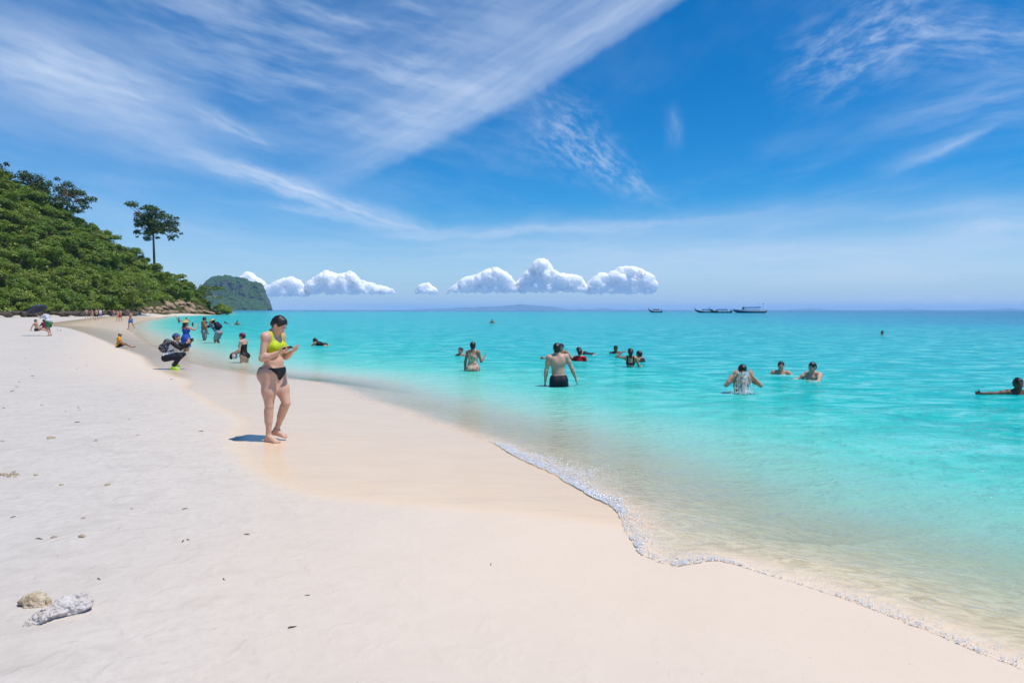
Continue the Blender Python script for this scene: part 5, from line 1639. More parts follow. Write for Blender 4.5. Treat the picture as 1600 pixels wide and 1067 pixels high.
def mat_foam():
    m, n = material('foam')
    d = n.node('ShaderNodeBsdfDiffuse', {'Color': (0.93, 0.94, 0.95)}); t = n.node('ShaderNodeBsdfTranslucent', {'Color': (0.93, 0.95, 0.97)})
    g = n.node('ShaderNodeBsdfGlossy', {'Color': (1, 1, 1), 'Roughness': 0.15})
    s = n.node('ShaderNodeMixShader', {0: 0.5, 1: d.outputs[0], 2: t.outputs[0]})
    s2 = n.node('ShaderNodeMixShader', {0: 0.06, 1: s.outputs[0], 2: g.outputs[0]})
    n.t.links.new(s2.outputs[0], n.out.inputs[0])
    return m
M_FOAM = mat_foam()

def build_beach_people():
    # black swimsuit, burgundy cap
    f = Figure('f', h=0.009, head=(14, 6, 0), lean=4, armR=((0.12, 0.10, -1), (-0.15, 0.85, -0.35)), armL=((-0.12, 0.12, -1), (0.15, 0.85, -0.35)), handR=dict(palm=(-1, 0, 0.1), curl=0.8), handL=dict(palm=(1, 0, 0.1), curl=0.8))
    loc = wade(382, 567, 520.5, 1.58)
    suit = f.shell(lambda a, b, c: np.maximum(np.maximum(c - 1.31, (0.80 + np.abs(a) * 0.60) - c), np.abs(a) - 0.19), 0.007)
    person('woman in a black swimsuit and burgundy swim cap wading knee-deep in the shallows', loc, R(78), 1.58, f, SK_LIGHT, [('swimsuit', suit, M_BLACK)], hair='short', head_wear=('bandana', M_BURG))
    # bag she holds
    p = f.world((f.J['palmR'] + f.J['palmL']) / 2 + np.array([0, 0.05, -0.07]))
    t = empty('beach_bag', p)
    F = Field((-0.16, -0.12, -0.16), (0.16, 0.12, 0.14), 0.011)
    F.ell((0, 0, 0.0), (0.10, 0.07, 0.10), 0.0); F.ell((0.02, 0.0, -0.05), (0.09, 0.07, 0.08), 0.03)
    V, Q = F.mesh(); mesh_np('pouch', V, Q[:, ::-1], M_WHITE, t)
    F = Field((-0.16, -0.12, -0.20), (0.16, 0.12, 0.14), 0.011); F.ell((-0.09, -0.02, -0.06), (0.055, 0.06, 0.08), 0.0); F.ell((-0.07, -0.03, 0.02), (0.04, 0.05, 0.05), 0.02)
    V, Q = F.mesh(); mesh_np('camera_case', V, Q[:, ::-1], M_BLACK, t)
    tag(t, 'white pouch with a black case held by the woman in the burgundy cap', 'bag')
    # blue dress, straw hat
    f = Figure('f', h=0.011, head=(4, -10, 0), armR=((0.62, 0.35, -0.25), (-0.30, 0.55, 0.78)), armL=((-0.55, 0.45, -0.35), (0.30, 0.60, 0.75)), handR=dict(palm=(-1, 0.2, 0)), handL=dict(palm=(1, 0.2, 0)), fat=1.1)
    dress = f.shell(lambda a, b, c: np.minimum(np.maximum(np.maximum(c - 1.34, 0.80 - c), np.abs(a) - 0.2), np.maximum(np.maximum(np.abs(np.abs(a) - 0.085) - 0.014, 1.28 - c), c - 1.47)), 0.012)
    skirt = f.tubec(f.P0 + (0, 0, 0.02), f.P0 + (0, -0.01, -0.38), 0.185, 0.20)
    person('woman in a blue strap dress and straw hat taking a picture in the shallows', wade(291, 549, 499.5, 1.60 * 1.75 / 1.7), R(-22), 1.60, f, SK_MED, [('dress', smooth_min(dress, skirt, k=0.03), M_BLUE)], hair='long', head_wear=('hat', M_STRAW), face=False)
    c = (f.J['palmR'] + f.J['palmL']) / 2 + np.array([0, 0.04, 0.02])
    phone(f.world(c), f.wdir((1, 0, 0)), Vector((0, 0, 1)), 'dark phone held up by the woman in the straw hat')
    # grey shorts
    f = Figure('m', h=0.012, head=(16, -20, 0), armL=((-0.15, -0.05, -1), (-0.05, 0.2, -1)), armR=((0.14, 0.05, -1), (0.05, 0.25, -1)), fat=0.9)
    person('slim shirtless man in long grey shorts standing in the shallows', wade(319.5, 532, 495.5, 1.72), R(-38), 1.72, f, SK_TAN, [('shorts', trunks(f, 0.85, 0.016, 0.008, 0.99), M_GREY)], hair='short', face=False)
    # stooping man with hat and pack
    f = Figure('m', h=0.012, lean=38, head=(-16, 0, 0), armR=((0.30, 0.85, -0.35), (-0.25, 0.55, 0.60)), armL=((-0.30, 0.85, -0.35), (0.25, 0.55, 0.60)), legR=((0.12, 0.55, -1), (0.05, -0.55, -1)), legL=((-0.12, 0.35, -1), (-0.05, -0.60, -1)), fat=1.12)
    loc = at(342, 536, 0.0)
    person('stooping man in a dark patterned shirt, pale hat and grey shorts taking a picture', (loc[0], loc[1], -0.30), R(72), 1.70, f, SK_TAN, [('shirt', shirt(f, 0.75, 0.02, 0.90), M_TROPIC), ('shorts', trunks(f, 0.8, 0.022, 0.02), M_GREY)], hair='short', head_wear=('hat', M_STRAW), face=False)
    backpack(f, 'dark backpack on the stooping man in the patterned shirt', M_NAVY, (0.30, 0.18, 0.40), 1.24)
    c = (f.J['palmR'] + f.J['palmL']) / 2 + np.array([0, 0.03, 0.03])
    phone(f.world(c), f.wdir((1, 0, 0)), Vector((0, 0, 1)), 'small black camera at the face of the stooping man', (0.12, 0.08, 0.05))
    # crouching photographer
    f = Figure('f', h=0.0085, lean=28, head=(-22, 0, 0), armR=((0.06, 0.78, -0.60), (-0.18, 0.66, 0.74)), armL=((-0.20, 0.85, -0.42), (0.22, 0.66, 0.70)), handR=dict(palm=(-1, 0, 0.2), curl=0.7), handL=dict(palm=(1, 0, 0.2), curl=0.7),
               legR=((0.16, 0.98, 0.10), (0.0, -0.56, -0.83)), legL=((-0.16, 0.96, 0.22), (0.0, -0.70, -0.71)), footR=(0.12, 1, 0), footL=(-0.1, 1, -0.1), fat=1.0)
    x, y, z = ground(263, 577)
    wtop = f.shell(lambda a, b, c: rg_shirt(a, b, c, 0.92), 0.015, f.tor)
    slv = np.minimum(f.sleeve('R', 1.0, 0.014, 0.96), f.sleeve('L', 1.0, 0.014, 0.96))
    legg = smooth_min(f.shell(lambda a, b, c: np.maximum(c - 1.0, 0.70 - c), 0.012, f.tor), f.trouser('R', 1.0, 0.012, 0.0, 1.0), f.trouser('L', 1.0, 0.012, 0.0, 1.0), k=0.02)
    FS = {}
    cl = [('top', wtop, M_WHITE), ('sleeves', slv, M_BLACK), ('leggings', legg, M_NAVY)]
    for nm in 'RL':
        G = f.F.like(); f.foot(G, nm, 0.009); cl.append(('shoe', G.F, M_LIMESHOE))
    person('crouching photographer in white top with black sleeves, black leggings and lime shoes', (x, y, z), R(-82), 1.56, f, SK_MED, cl, hair='short', head_wear=('bandana', M_DENIMCAP))
    backpack(f, 'black and white patterned backpack on the crouching photographer', M_PACK, (0.30, 0.20, 0.44), 1.20)
    c = (f.J['palmR'] + f.J['palmL']) / 2 + np.array([0, 0.05, 0.02])
    phone(f.world(c), f.wdir((1, 0, 0)), Vector((0, 0, 1)), 'black compact camera in the hands of the crouching photographer', (0.13, 0.085, 0.06))
    # orange shirt, sitting
    SIT = dict(legR=((0.15, 0.95, 0.25), (0.05, 0.80, -0.52)), legL=((-0.15, 0.95, 0.18), (-0.05, 0.85, -0.48)), footR=(0.1, 0.75, 0.6), footL=(-0.1, 0.75, 0.6))
    f = Figure('m', h=0.014, lean=8, head=(14, -16, 0), armR=((0.28, 0.25, -0.9), (0.05, 0.9, -0.4)), armL=((-0.28, 0.25, -0.9), (-0.05, 0.9, -0.4)), zfoot=0.93 - 0.15, **SIT)
    x, y, z = ground(185, 543)
    person('child in an orange shirt and pale cap sitting on the wet sand', (x, y, z), R(-64), 1.22, f, SK_TAN, [('shirt', shirt(f, 0.7, 0.022, 0.86), M_ORANGE), ('shorts', trunks(f, 0.6), M_NAVY)], hair='short', head_wear=('bandana', mat_plain('beige_cap', (0.45, 0.36, 0.25))), face=False)
    # the three under the umbrella
    f = Figure('m', h=0.016, lean=-6, head=(10, 0, 0), armR=((0.25, -0.5, -0.8), (0.1, -0.3, -0.95)), armL=((-0.25, -0.4, -0.8), (-0.1, -0.2, -0.95)), zfoot=0.93 - 0.15, **SIT)
    x, y, z = ground(57.5, 517.5)
    person('tanned sunbather sitting with legs stretched out beside the umbrella', (x, y, z), R(-80), 1.62, f, SK_MED, [('trunks', trunks(f), M_NAVY)], hair='short', face=False)
    f = Figure('f', h=0.016, lean=10, head=(8, 0, 0), armR=((0.25, 0.45, -0.8), (-0.1, 0.9, -0.2)), armL=((-0.25, 0.45, -0.8), (0.1, 0.9, -0.2)), zfoot=0.93 - 0.15, **SIT)
    x, y, z = ground(70.5, 516.0)
    person('person in dark red clothes sitting in the shade of the umbrella', (x, y, z), R(75), 1.58, f, SK_TAN, [('shirt', shirt(f, 0.8, 0.02), M_BURG), ('shorts', trunks(f, 0.6), M_NAVY)], hair='long', face=False)
    f = Figure('f', h=0.014, lean=22, head=(8, 0, 0), armR=((0.12, 0.75, -0.55), (-0.1, 0.75, 0.6)), armL=((-0.12, 0.75, -0.5), (0.1, 0.75, 0.6)), legR=((0.05, 0.22, -1), (0, -0.35, -1)), legL=((-0.05, 0.05, -1), (0, -0.25, -1)), handR=dict(palm=(-1, 0, 0), curl=1.1), handL=dict(palm=(1, 0, 0), curl=1.1))
    x, y, z = ground(77, 525)
    person('person in a pale striped shirt and green shorts stooping under the dark umbrella', (x, y, z), R(86), 1.60, f, SK_LIGHT, [('shirt', shirt(f, 0.8, 0.03, 0.84), M_STRIPE), ('shorts', trunks(f, 0.75, 0.03, 0.03), M_GREEN)], hair='short', face=False)
    hand = f.world((f.J['palmR'] + f.J['palmL']) / 2)
    umbrella(hand)
    # walkers
    STEP = dict(legR=((0.03, 0.30, -1), (0.0, 0.02, -1)), legL=((-0.03, -0.22, -1), (0.0, -0.55, -1)), armR=((0.16, -0.25, -1), (0.06, 0.05, -1)), armL=((-0.16, 0.25, -1), (-0.06, 0.5, -1)))
    W = [(135, 498.5, 1.72, 'm', SK_LIGHT, 'trunks', M_GREEN, 170, 'far shirtless walker in green shorts leading the group on the beach'),
         (143.8, 499.5, 1.66, 'f', SK_LIGHT, 'bikini', M_RED, 175, 'far walker in a red bikini in the group near the dark rocks'),
         (151, 501, 1.76, 'm', SK_LIGHT, 'trunks', M_NAVY, 165, 'far shirtless walker in black shorts in the group near the dark rocks'),
         (157, 499, 1.70, 'f', SK_LIGHT, 'shirt', M_WHITE, 185, 'far walker in a white shirt and blue shorts beside the man in black shorts'),
         (178, 497, 1.66, 'f', SK_LIGHT, 'shirt', M_PINK, 170, 'far walker in a pink shirt standing at the water edge by the boulders'),
         (184.5, 502, 1.62, 'f', SK_LIGHT, 'bikini', M_ORANGE, 160, 'far walker in an orange bikini arm in arm with a companion'),
         (188, 502.5, 1.70, 'm', SK_MED, 'trunks', M_RED, 175, 'far shirtless walker in red shorts arm in arm with a companion'),
         (204.5, 514.5, 1.66, 'm', SK_MED, 'trunks', M_BRIGHTBLUE, 150, 'shirtless boy in bright blue shorts running along the edge of the water')]
    for px, py, H, sex, sk, kind, mt, yaw, lab in W:
        f = Figure(sex, h=0.017, head=(8, 0, 0), **STEP)
        x, y, z = ground(px, py)
        cl = {'trunks': lambda: [('shorts', trunks(f, 0.7, 0.02, 0.01), mt)], 'bikini': lambda: [('bikini_top', f.shell(rg_bikinitop, 0.012), mt), ('bikini_bottom', f.shell(rg_brief, 0.012), mt)],
              'shirt': lambda: [('shirt', shirt(f, 0.6, 0.02), mt), ('shorts', trunks(f, 0.6), M_BLUE)]}[kind]()
        person(lab, (x, y, z), R(yaw), H, f, sk, cl, hair='long' if sex == 'f' else 'short', face=False)
    # red sandals by the group
    x, y, z = ground(90, 516.5)
    for k in range(2):
        t = empty('sandal', (x + k * 0.22, y + k * 0.06, z + 0.012), 0.4 + k * 0.5)
        F = Field((-0.09, -0.18, -0.03), (0.09, 0.18, 0.08), 0.011); F.ell((0, 0.06, 0), (0.05, 0.075, 0.016), 0); F.ell((0, -0.07, 0), (0.042, 0.065, 0.016), 0.04)
        V, Q = F.mesh(); mesh_np('sole', V, Q[:, ::-1], M_RED, t)
        Vt, Ft = tubes([([(-0.045, 0.03, 0.0), (-0.02, 0.06, 0.045), (0.0, 0.09, 0.02), (0.02, 0.06, 0.045), (0.045, 0.03, 0.0)], [0.010] * 5, 6)])
        mesh_np('strap', Vt, Ft, M_RED, t)
        tag(t, 'red sandal lying on the sand beside the dark umbrella', 'sandal', 'pair of red sandals')

def umbrella(hand):
    t = empty('umbrella', hand)
    axis_ = Vector((-0.42, 0.10, 0.90)).normalized()
    q = Vector((0, 0, 1)).rotation_difference(axis_); t.rotation_euler = q.to_euler()
    Lp = 0.62; Rc = 0.60; n = 8; m = 12; rings = 6
    V = []; F = []
    for i in range(rings + 1):
        r = Rc * i / rings; 
        for j in range(n * 4):
            a = 2 * math.pi * j / (n * 4)
            sc = 1 - 0.06 * (i / rings) * abs(math.sin(a * n / 2))
            V.append((r * math.cos(a) * sc, r * math.sin(a) * sc, Lp - 0.26 * (i / rings) ** 2 - 0.015 * (i / rings) * abs(math.sin(a * n / 2))))
    N = n * 4
    for i in range(rings):
        for j in range(N): F.append((i * N + j, i * N + (j + 1) % N, (i + 1) * N + (j + 1) % N, (i + 1) * N + j))
    o = mesh_np('canopy', np.array(V), np.array(F), M_UMB, t)
    md = o.modifiers.new('thick', 'SOLIDIFY'); md.thickness = 0.004
    Vt, Ft = tubes([([(0, 0, -0.10), (0, 0, Lp + 0.05)], [0.007, 0.006], 8)]); mesh_np('shaft', Vt, Ft, M_GREY, t)
    Vt, Ft = tubes([([(0, 0, -0.09), (0, 0, -0.15), (0.02, 0, -0.18), (0.045, 0, -0.165)], [0.012, 0.012, 0.012, 0.011], 8)]); mesh_np('handle', Vt, Ft, M_BLACK, t)
    for j in range(n):
        a = 2 * math.pi * j / n
        Vt, Ft = tubes([([(0, 0, Lp - 0.01)] + [(Rc * u * math.cos(a), Rc * u * math.sin(a), Lp - 0.26 * u * u - 0.008) for u in (0.33, 0.66, 1.0)], [0.004] * 4, 5)])
        mesh_np('rib', Vt, Ft, M_GREY, t)
    tag(t, 'dark navy umbrella tilted over the people sitting on the sand', 'umbrella')
M_UMB = mat_plain('umbrella_cloth', (0.030, 0.034, 0.075), 0.45, 0.4)
build_sea_people()
build_beach_people()
# ------------------------------------------------------------------ foam along the water's edge
ICO_V = None
def ico():
    bm = bmesh.new(); bmesh.ops.create_icosphere(bm, subdivisions=1, radius=1.0)
    V = np.array([v.co[:] for v in bm.verts]); F = np.array([[v.index for v in f.verts] for f in bm.faces]); bm.free()
    return V, F
def balls(C, r):
    V, F = ico(); n = len(C)
    VV = (C[:, None, :] + V[None] * np.asarray(r).reshape(n, 1, -1)).reshape(-1, 3)
    FF = (F[None] + (np.arange(n) * len(V))[:, None, None]).reshape(-1, 3)
    return VV, FF
def shore_span(pa, pb):
    a = np.array(at(*pa)[:2]); b = np.array(at(*pb)[:2])
    i = int(np.argmin(((SHORE - a) ** 2).sum(1))); j = int(np.argmin(((SHORE - b) ** 2).sum(1)))
    return (min(i, j), max(i, j))
def build_foam():
    rg = np.random.default_rng(21)
    C = []; Rr = []
    tan = np.gradient(SHORE, axis=0); tan /= np.linalg.norm(tan, axis=1)[:, None]
    nor = np.stack([tan[:, 1], -tan[:, 0]], 1)
    s = np.concatenate([[0], np.cumsum(np.linalg.norm(np.diff(SHORE, axis=0), axis=1))])
    def band(pa, pb, per_m, width, back, height, r0, r1, fade=True, rag=0.5):
        """a drift of bubbles: dense near the lip, thinning out to sea, with a ragged outline"""
        i, j = shore_span(pa, pb); L = s[j] - s[i]; n = int(L * per_m)
        u = rg.uniform(s[i], s[j], n)
        w = width * np.clip(1.0 + 1.2 * fbm(np.column_stack([u * 2.3, u * 0 + per_m, u * 0]), 3), 0.45, 1.8)
        thin = np.ones(n)
        if fade:
            e = np.minimum((u - s[i]), (s[j] - u)) / (0.25 * L); w = w * np.clip(e, 0.06, 1); thin = np.clip(e * 1.6, 0.05, 1)
        off = -back + np.abs(rg.normal(size=n)) * w * 0.55
        P = np.stack([np.interp(u, s, SHORE[:, k]) for k in (0, 1)], 1); N = np.stack([np.interp(u, s, nor[:, k]) for k in (0, 1)], 1)
        p = P + N * (off + 0.02 * fbm(np.column_stack([u * 14, u * 0, u * 0 + 4]), 3))[:, None]
        g1 = fbm(np.column_stack([p * 34.0, u * 0]), 3)
        keep = rg.random(n) < thin * np.clip(0.75 + rag * 2.6 * g1 - 0.25 * off / np.maximum(w, 0.02), 0, 1)
        p, off, w = p[keep], off[keep], w[keep]
        z = np.maximum(sand_z(p), np.where(off > 0, 0.006 * np.exp(-np.maximum(off, 0) / 0.3) + 0.003, -1))
        z = z + rg.uniform(0, 1, len(p)) * height * np.exp(-((off - 0.30 * w) / (0.32 * w + 0.004)) ** 2)
        r = rg.uniform(r0, r1, len(p)) * rg.choice([0.6, 1.0, 1.5], len(p), p=[0.55, 0.37, 0.08])
        C.append(np.column_stack([p, z + r * 0.1])); Rr.append(r)
    band((768, 690), (968, 812), 6500, 0.32, 0.0, 0.008, 0.0025, 0.0075)
    band((800, 706), (940, 790), 1500, 0.42, 0.0, 0.006, 0.002, 0.005, True, 0.9)
    band((900, 765), (1015, 872), 2200, 0.20, 0.0, 0.005, 0.002, 0.006)
    band((975, 835), (1130, 876), 1300, 0.09, 0.0, 0.004, 0.002, 0.005, False, 0.9)
    band((1070, 884), (1170, 886), 1500, 0.14, 0.0, 0.004, 0.002, 0.005)
    band((1130, 878), (1600, 1043), 800, 0.05, 0.008, 0.004, 0.0015, 0.004, False, 1.1)
    band((1300, 932), (1600, 1043), 1300, 0.17, 0.0, 0.004, 0.0016, 0.0042, False, 1.2)
    band((560, 620), (772, 692), 260, 0.04, 0.006, 0.004, 0.002, 0.005, False, 1.0)
    band((400, 588), (560, 620), 80, 0.04, 0.006, 0.004, 0.003, 0.006, False, 1.0)
    # bubbles adrift on the shallows
    n = 1500
    i, j = shore_span((958, 800), (1600, 1043))
    u = rg.uniform(s[i], s[j], n); off = rg.exponential(0.45, n) + 0.05
    P = np.stack([np.interp(u, s, SHORE[:, k]) for k in (0, 1)], 1); N = np.stack([np.interp(u, s, nor[:, k]) for k in (0, 1)], 1)
    p = P + N * off[:, None]
    ok = fbm(np.column_stack([p * 3.0 + 5, off * 0]), 3) > 0.12
    p = p[ok]; off = off[ok]
    r = rg.uniform(0.0015, 0.004, len(p))
    C.append(np.column_stack([p, 0.006 * np.exp(-off / 0.3) + 0.005 + r * 0.2])); Rr.append(r)
    C = np.vstack(C); Rr = np.concatenate(Rr)
    V, F = balls(C, np.repeat(Rr[:, None], 3, 1) * np.array([[1.1, 1.1, 0.55]]))
    o = mesh_np('sea_foam', V, F, M_FOAM)
    tag(o, 'white foam of the little wave running along the edge of the sand', 'foam', kind='stuff')
    print('bubbles', len(C))
build_foam()

# ------------------------------------------------------------------ coral and scraps on the sand
def mat_coral(name, c1, c2, c3):
    m, n = material(name)
    tc = n.node('ShaderNodeTexCoord'); o = tc.outputs['Object']
    a = n.noise(o, 22.0, 4.0, 0.6); b = n.noise(o, 9.0, 3.0, 0.6); v = n.node('ShaderNodeTexVoronoi', {'Vector': o, 'Scale': 75.0})
    c = n.mix(n.smooth(b, 0.38, 0.62), c1, c2)
    c = n.mix(n.m('MULTIPLY', n.smooth(a, 0.55, 0.72), 0.8), c, c3)
    h = n.m('ADD', a, n.m('MULTIPLY', n.smooth(v.outputs['Distance'], 0.0, 0.4), 0.8))
    principled(n, Base_Color=c, Roughness=0.9, Normal=n.bump(h, 0.8, 0.006))
    return m
M_CORALTAN = mat_coral('tan_coral', (0.44, 0.33, 0.21), (0.55, 0.46, 0.33), (0.27, 0.19, 0.11))
M_CORALWHITE = mat_coral('white_coral', (0.52, 0.46, 0.42), (0.60, 0.56, 0.54), (0.26, 0.17, 0.10))
M_SCRAP = mat_plain('dark_scrap', (0.055, 0.035, 0.022), 0.9, 0.2, 0.6, 60.0, (0.12, 0.07, 0.04))
def build_coral():
    def chunk(name, label, px, py, prims, mat, amp, freq, holes, seed, hgt, rz=0.0):
        x, y, z = ground(px, py)
        F = Field((-0.22, -0.16, -0.05), (0.22, 0.16, 0.17), 0.0042)
        for a, b, r1, r2 in prims: F.cone(a, b, r1, r2, 0.02)
        X, Y, Z = np.meshgrid(*F.ax, indexing='ij'); P = np.stack([X, Y, Z], -1)
        near = F.F < 0.03; d = np.zeros_like(F.F)
        d[near] = fbm(P[near] * freq + seed, 4, 0.6) * amp
        cav = np.zeros_like(F.F); cav[near] = np.clip(fbm(P[near] * freq * 0.75 + seed * 3 + 20, 2) - 0.18, 0, 1) * holes
        V, Q = F.mesh(F.F + d + cav)
        o = mesh_np(name, V, Q[:, ::-1], mat); o.location = (x, y, z + hgt); o.rotation_euler = (0, 0, rz)
        tag(o, label, 'coral')
    chunk('coral_rock', 'rounded tan coral rock lying behind the white coral on the sand', 55, 945, [((-0.03, 0, 0.03), (0.03, 0.01, 0.035), 0.050, 0.045), ((-0.02, 0, 0.06), (0.0, 0.01, 0.065), 0.03, 0.028)], M_CORALTAN, 0.030, 22, 0.05, 2, -0.022)
    chunk('coral_rock', 'jagged white coral rock with dark hollows lying on the sand', 92, 962, [((-0.115, -0.045, 0.02), (0.10, 0.045, 0.045), 0.036, 0.045), ((-0.04, -0.02, 0.055), (0.09, 0.03, 0.075), 0.028, 0.034), ((-0.12, -0.05, 0.01), (-0.06, -0.05, 0.04), 0.025, 0.032)],
          M_CORALWHITE, 0.044, 20, 0.16, 5, -0.014, R(22))
build_coral()
def build_scraps():
    rg = np.random.default_rng(31)
    cs = []
    for k in range(4):
        V, F = rock_mesh_data(300 + k, 1, squash=(1, 0.75, 0.5), planes=8)
        me = mesh_np('coral_fragment', V, F, M_CORALTAN, smooth=False); cs.append(me.data); bpy.data.objects.remove(me)
    tw = []
    for k in range(3):
        pts = [(-1, 0, 0.05), (-0.4, 0.18 * (k - 1), 0.12), (0.3, -0.1, 0.10), (1, 0.25 * (1 - k), 0.05)]
        V, F = tubes([(pts, [0.10, 0.14, 0.12, 0.05], 6)])
        me = mesh_np('driftwood_twig', V, F, M_SCRAP); tw.append(me.data); bpy.data.objects.remove(me)
    def put(name, data, px, py, size, label, cat, group=None):
        x, y, z = ground(px, py); o = bpy.data.objects.new(name, data); COL.objects.link(o)
        o.location = (x, y, z + size * 0.1); o.rotation_euler = (rg.uniform(-.2, .2), rg.uniform(-.2, .2), rg.uniform(0, 6.28)); o.scale = (size, size, size)
        tag(o, label, cat, group)
    GC, LC = 'small coral fragments strewn on the dry sand', 'small tan coral fragment lying loose on the dry sand'
    for px, py in ((122, 576), (53, 590), (22, 611), (121, 637), (7, 637), (151, 689), (97, 758), (128, 809), (84, 839), (127, 838), (18, 612), (125, 640), (230, 562), (30, 596), (66, 633), (104, 642), (200, 655), (5, 690), (28, 604), (215, 680), (168, 757), (205, 795)):
        put('coral_fragment', cs[int(rg.integers(0, 4))], px + rg.uniform(-2, 2), py + rg.uniform(-1, 1), rg.uniform(0.014, 0.034) * (1 if py > 620 else 1.5), LC, 'coral', GC)
    GT, LT = 'dark twigs and scraps on the sand', 'tiny dark twig scrap lying on the pale sand'
    for px, py in ((289, 795), (286, 846), (293, 843), (314, 674), (155, 905), (480, 930), (457, 980), (350, 905), (51, 588), (121, 660), (20, 808), (62, 842), (150, 687), (385, 835), (268, 593), (40, 560), (97, 531), (62, 528), (46, 534), (94, 523), (110, 560), (135, 571), (767, 882)):
        put('driftwood_twig', tw[int(rg.integers(0, 3))], px, py, rg.uniform(0.014, 0.026) * (1 if py > 700 else 1.7), LT, 'twig', GT)
    # the two heaps of broken coral
    for (cx, cy, w, n, lab, grp) in ((77, 684, 6, 7, 'brown coral piece in the small heap on the dry sand', 'small heap of brown coral pieces'), (14, 742, 20, 16, 'tan coral crumb in the wide scatter on the dry sand', 'wide scatter of coral crumbs')):
        for k in range(n):
            put('coral_fragment', cs[int(rg.integers(0, 4))], cx + rg.normal() * w * 0.6, cy + rg.normal() * 1.8, rg.uniform(0.016, 0.036), lab, 'coral', grp)
build_scraps()

# ------------------------------------------------------------------ boats
def mat_boat(name, c, rough=0.5):
    return mat_plain(name, c, rough, 0.4, 0.2, 3.0, tuple(q * 0.75 for q in c))
M_HULLWOOD = mat_boat('dark_wood_hull', (0.045, 0.028, 0.022)); M_HULLBLUE = mat_boat('navy_hull', (0.02, 0.045, 0.13), 0.35); M_HULLWHITE = mat_boat('white_hull', (0.68, 0.70, 0.72), 0.35)
M_CANOPY = mat_boat('blue_canopy', (0.05, 0.17, 0.36), 0.7); M_METAL = mat_plain('dark_metal', (0.05, 0.05, 0.055), 0.4, 0.5); M_RIBBON = mat_plain('bow_ribbon', (0.55, 0.12, 0.10), 0.8)
M_GLASS = mat_plain('boat_windscreen', (0.02, 0.03, 0.04), 0.08, 0.5)
def hull_mesh(stations, n=9):
    """stations: (x, half beam, sheer z, keel z)"""
    V = []; F = []
    for x, b, zs, zk in stations:
        for j in range(n):
            t = -1 + 2 * j / (n - 1)
            V.append((x, b * math.copysign(abs(t) ** 0.6, t) if t else 0.0, zk + (zs - zk) * abs(t) ** 2.2))
    m = len(stations)
    for i in range(m - 1):
        for j in range(n - 1):
            a = i * n + j; F.append((a, a + 1, a + n + 1, a + n))
    # deck, sunk a little below the rail
    o = len(V)
    for x, b, zs, zk in stations:
        V.append((x, -b * 0.92, zs - 0.12)); V.append((x, b * 0.92, zs - 0.12))
    for i in range(m - 1): F.append((o + 2 * i, o + 2 * i + 1, o + 2 * i + 3, o + 2 * i + 2))
    F.append(tuple(range((m - 1) * n, m * n)))
    return V, F
def roof(parent, x0, x1, w, z, rise, mat, name='canopy', thick=0.06, slope=0.0):
    V = []; F = []; n = 9
    for k, x in enumerate(np.linspace(x0, x1, 8)):
        for dz in (0, -thick):
            for j in range(n):
                t = -1 + 2 * j / (n - 1); V.append((x, t * w, z + slope * (x - x0) + rise * (1 - t * t) + dz + 0.03 * math.sin(k * 2.1)))
    for k in range(7):
        for l in range(2):
            for j in range(n - 1):
                a = (k * 2 + l) * n + j; F.append((a, a + 1, a + 2 * n + 1, a + 2 * n))
    for k in range(7):
        for j in (0, n - 1):
            a = (k * 2) * n + j; F.append((a, a + n, a + 3 * n, a + 2 * n))
    return poly_obj(name, V, F, mat, parent, True)
def post(parent, a, b, r, mat, name='post'):
    V, F = tubes([([a, tuple((np.array(a) + np.array(b)) / 2), b], [r, r, r * 0.9], 6)]); return mesh_np(name, V, F, mat, parent)

def longtail(px, py, Y, L, yaw, label, roofc):
    p = at_y(px, py, Y); t = empty('longtail_boat', (p[0], Y, -0.12), yaw)
    st = []
    for u in np.linspace(0, 1, 15):                    # 0 stern, 1 bow; bow at +x
        x = (u - 0.5) * L
        b = 0.95 * math.sin(math.pi * min(0.5, 0.18 + u * 0.55)) * (1 - max(0, (u - 0.55) / 0.45) ** 1.6 * 0.97)
        zs = 0.75 + 1.55 * max(0, (u - 0.45) / 0.55) ** 2.3 + 0.35 * max(0, (0.2 - u) / 0.2) ** 2
        zk = -0.30 + 1.95 * max(0, (u - 0.62) / 0.38) ** 2.2 + 0.2 * max(0, (0.15 - u) / 0.15)
        st.append((x, max(b, 0.04), zs, min(zk, zs - 0.12)))
    V, F = hull_mesh(st); poly_obj('hull', V, F, M_HULLWOOD, t, True)
    pw = post(t, (L * 0.47, 0, 1.9), (L * 0.53, 0, 3.3), 0.14, M_HULLWOOD, 'prow')
    rb = post(pw, (L * 0.487, 0, 2.2), (L * 0.497, 0, 2.55), 0.17, M_RIBBON, 'ribbon')
    roof(t, -L * 0.30, L * 0.16, 1.0, 1.95, 0.35, roofc, thick=0.42)
    for x in (-L * 0.28, -L * 0.08, L * 0.14):
        for s in (1, -1): post(t, (x, s * 0.85, 0.6), (x, s * 0.9, 2.2), 0.045, M_METAL)
    for x in (-L * 0.2, -L * 0.05, L * 0.08):
        V, F = box_mesh(0.35, 1.6, 0.06, 0.01); poly_obj('bench', V + np.array([x, 0, 0.82]), F, M_HULLWOOD, t)
    V, F = box_mesh(0.75, 0.5, 0.6, 0.06); e = poly_obj('engine', V + np.array([-L * 0.46, 0, 1.45]), F, M_METAL, t)
    post(t, (-L * 0.46, 0, 1.4), (-L * 0.46 - 3.0, 0, -0.1), 0.05, M_METAL, 'propeller_shaft')
    post(t, (-L * 0.42, 0.3, 0.7), (-L * 0.42, 0.3, 3.0), 0.04, M_METAL, 'stern_pole')
    tag(t, label, 'boat'); return t
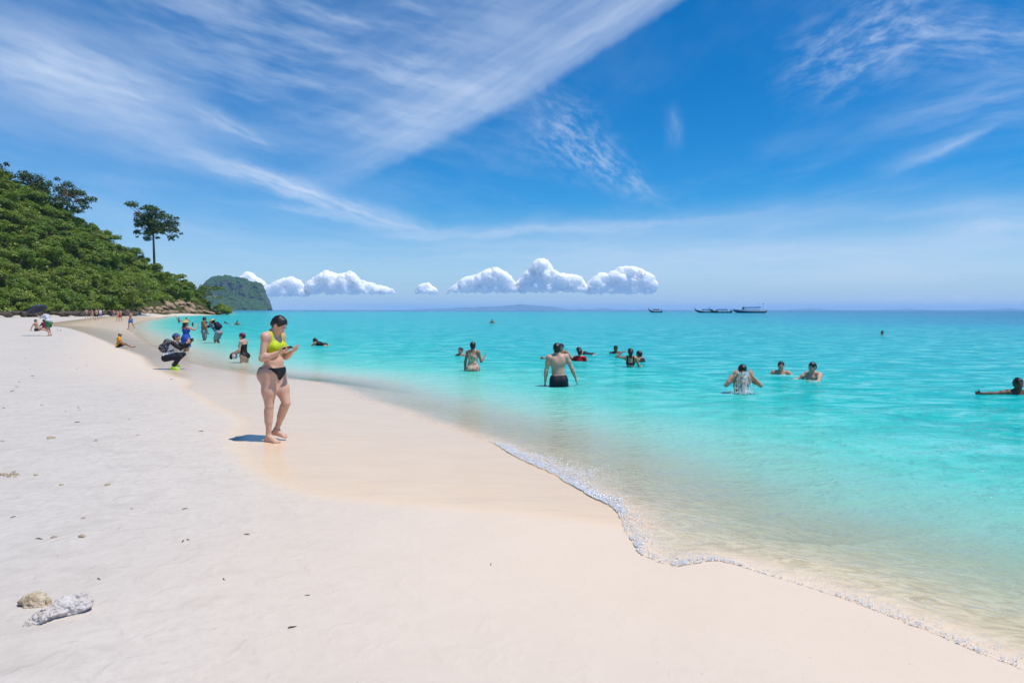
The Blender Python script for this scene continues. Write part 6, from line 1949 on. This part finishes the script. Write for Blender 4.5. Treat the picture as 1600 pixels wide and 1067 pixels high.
def speedboat(px, py, Y, L, yaw, label):
    p = at_y(px, py, Y); t = empty('speedboat', (p[0], Y, -0.10), yaw)
    st = []
    for u in np.linspace(0, 1, 14):
        x = (u - 0.5) * L
        b = 1.9 * (1 - max(0, (u - 0.45) / 0.55) ** 2.2 * 0.97); zs = 1.25 + 0.85 * max(0, (u - 0.35) / 0.65) ** 1.6
        zk = -0.35 + 1.7 * max(0, (u - 0.70) / 0.30) ** 2.0
        st.append((x, b, zs, min(zk, zs - 0.15)))
    V, F = hull_mesh(st); h_ = poly_obj('hull', V, F, M_HULLBLUE, t, True)
    st2 = [(x, b * 1.015 + 0.02, zs + 0.16, zs - 0.36) for x, b, zs, zk in st]
    V, F = [], []
    for x, b, z1, z0 in st2:
        V += [(x, -b, z0), (x, -b, z1), (x, b, z1), (x, b, z0)]
    for i in range(len(st2) - 1):
        a = i * 4; F += [(a, a + 1, a + 5, a + 4), (a + 2, a + 3, a + 7, a + 6)]
    w_ = poly_obj('rail_band', V, F, M_HULLWHITE, t); md = w_.modifiers.new('t', 'SOLIDIFY'); md.thickness = 0.06
    roof(t, -L * 0.34, L * 0.17, 1.75, 3.15, 0.40, M_CANOPY, thick=0.50, slope=-0.02)
    for x in (-L * 0.32, -L * 0.16, 0.0, L * 0.14):
        for s in (1, -1): post(t, (x, s * 1.6, 1.2), (x - 0.1, s * 1.6, 3.0), 0.09, M_HULLWHITE)
    V, F = box_mesh(0.12, 3.0, 0.9, 0.03); o = poly_obj('windscreen', V, F, M_GLASS, t); o.location = (L * 0.19, 0, 2.2); o.rotation_euler = (0, -0.5, 0)
    V, F = box_mesh(1.6, 2.4, 0.8, 0.12); poly_obj('console', V + np.array([L * 0.12, 0, 1.6]), F, M_HULLWHITE, t)
    for s in (-0.8, 0.0, 0.8):
        V, F = box_mesh(0.8, 0.5, 1.3, 0.12); poly_obj('outboard_motor', V + np.array([-L * 0.5 - 0.35, s, 1.0]), F, M_METAL, t)
    for x in (-L * 0.25, -L * 0.1, L * 0.03):
        for s in (1, -1):
            V, F = box_mesh(2.0, 0.5, 0.45, 0.05); poly_obj('bench', V + np.array([x, s * 1.3, 1.45]), F, M_HULLBLUE, t)
    fp = post(t, (-L * 0.44, 0, 1.2), (-L * 0.44, 0, 5.2), 0.05, M_METAL, 'flag_pole')
    V, F = box_mesh(0.5, 0.03, 0.35); poly_obj('flag', V + np.array([-L * 0.44 - 0.3, 0, 5.0]), F, M_RIBBON, fp)
    tag(t, label, 'boat'); return t
longtail(1024, 488, 430, 8.5, R(176), 'small dark longtail boat anchored by itself on the horizon', M_HULLWOOD)
longtail(1103, 488.5, 392, 12.5, R(172), 'dark longtail boat with a blue awning and the tallest prow', M_CANOPY)
longtail(1126, 489, 376, 12.0, R(168), 'dark longtail boat moored between the other longtail and the speedboat', M_CANOPY)
speedboat(1170, 489, 372, 17.5, R(180), 'blue and white speedboat with a long blue canopy')
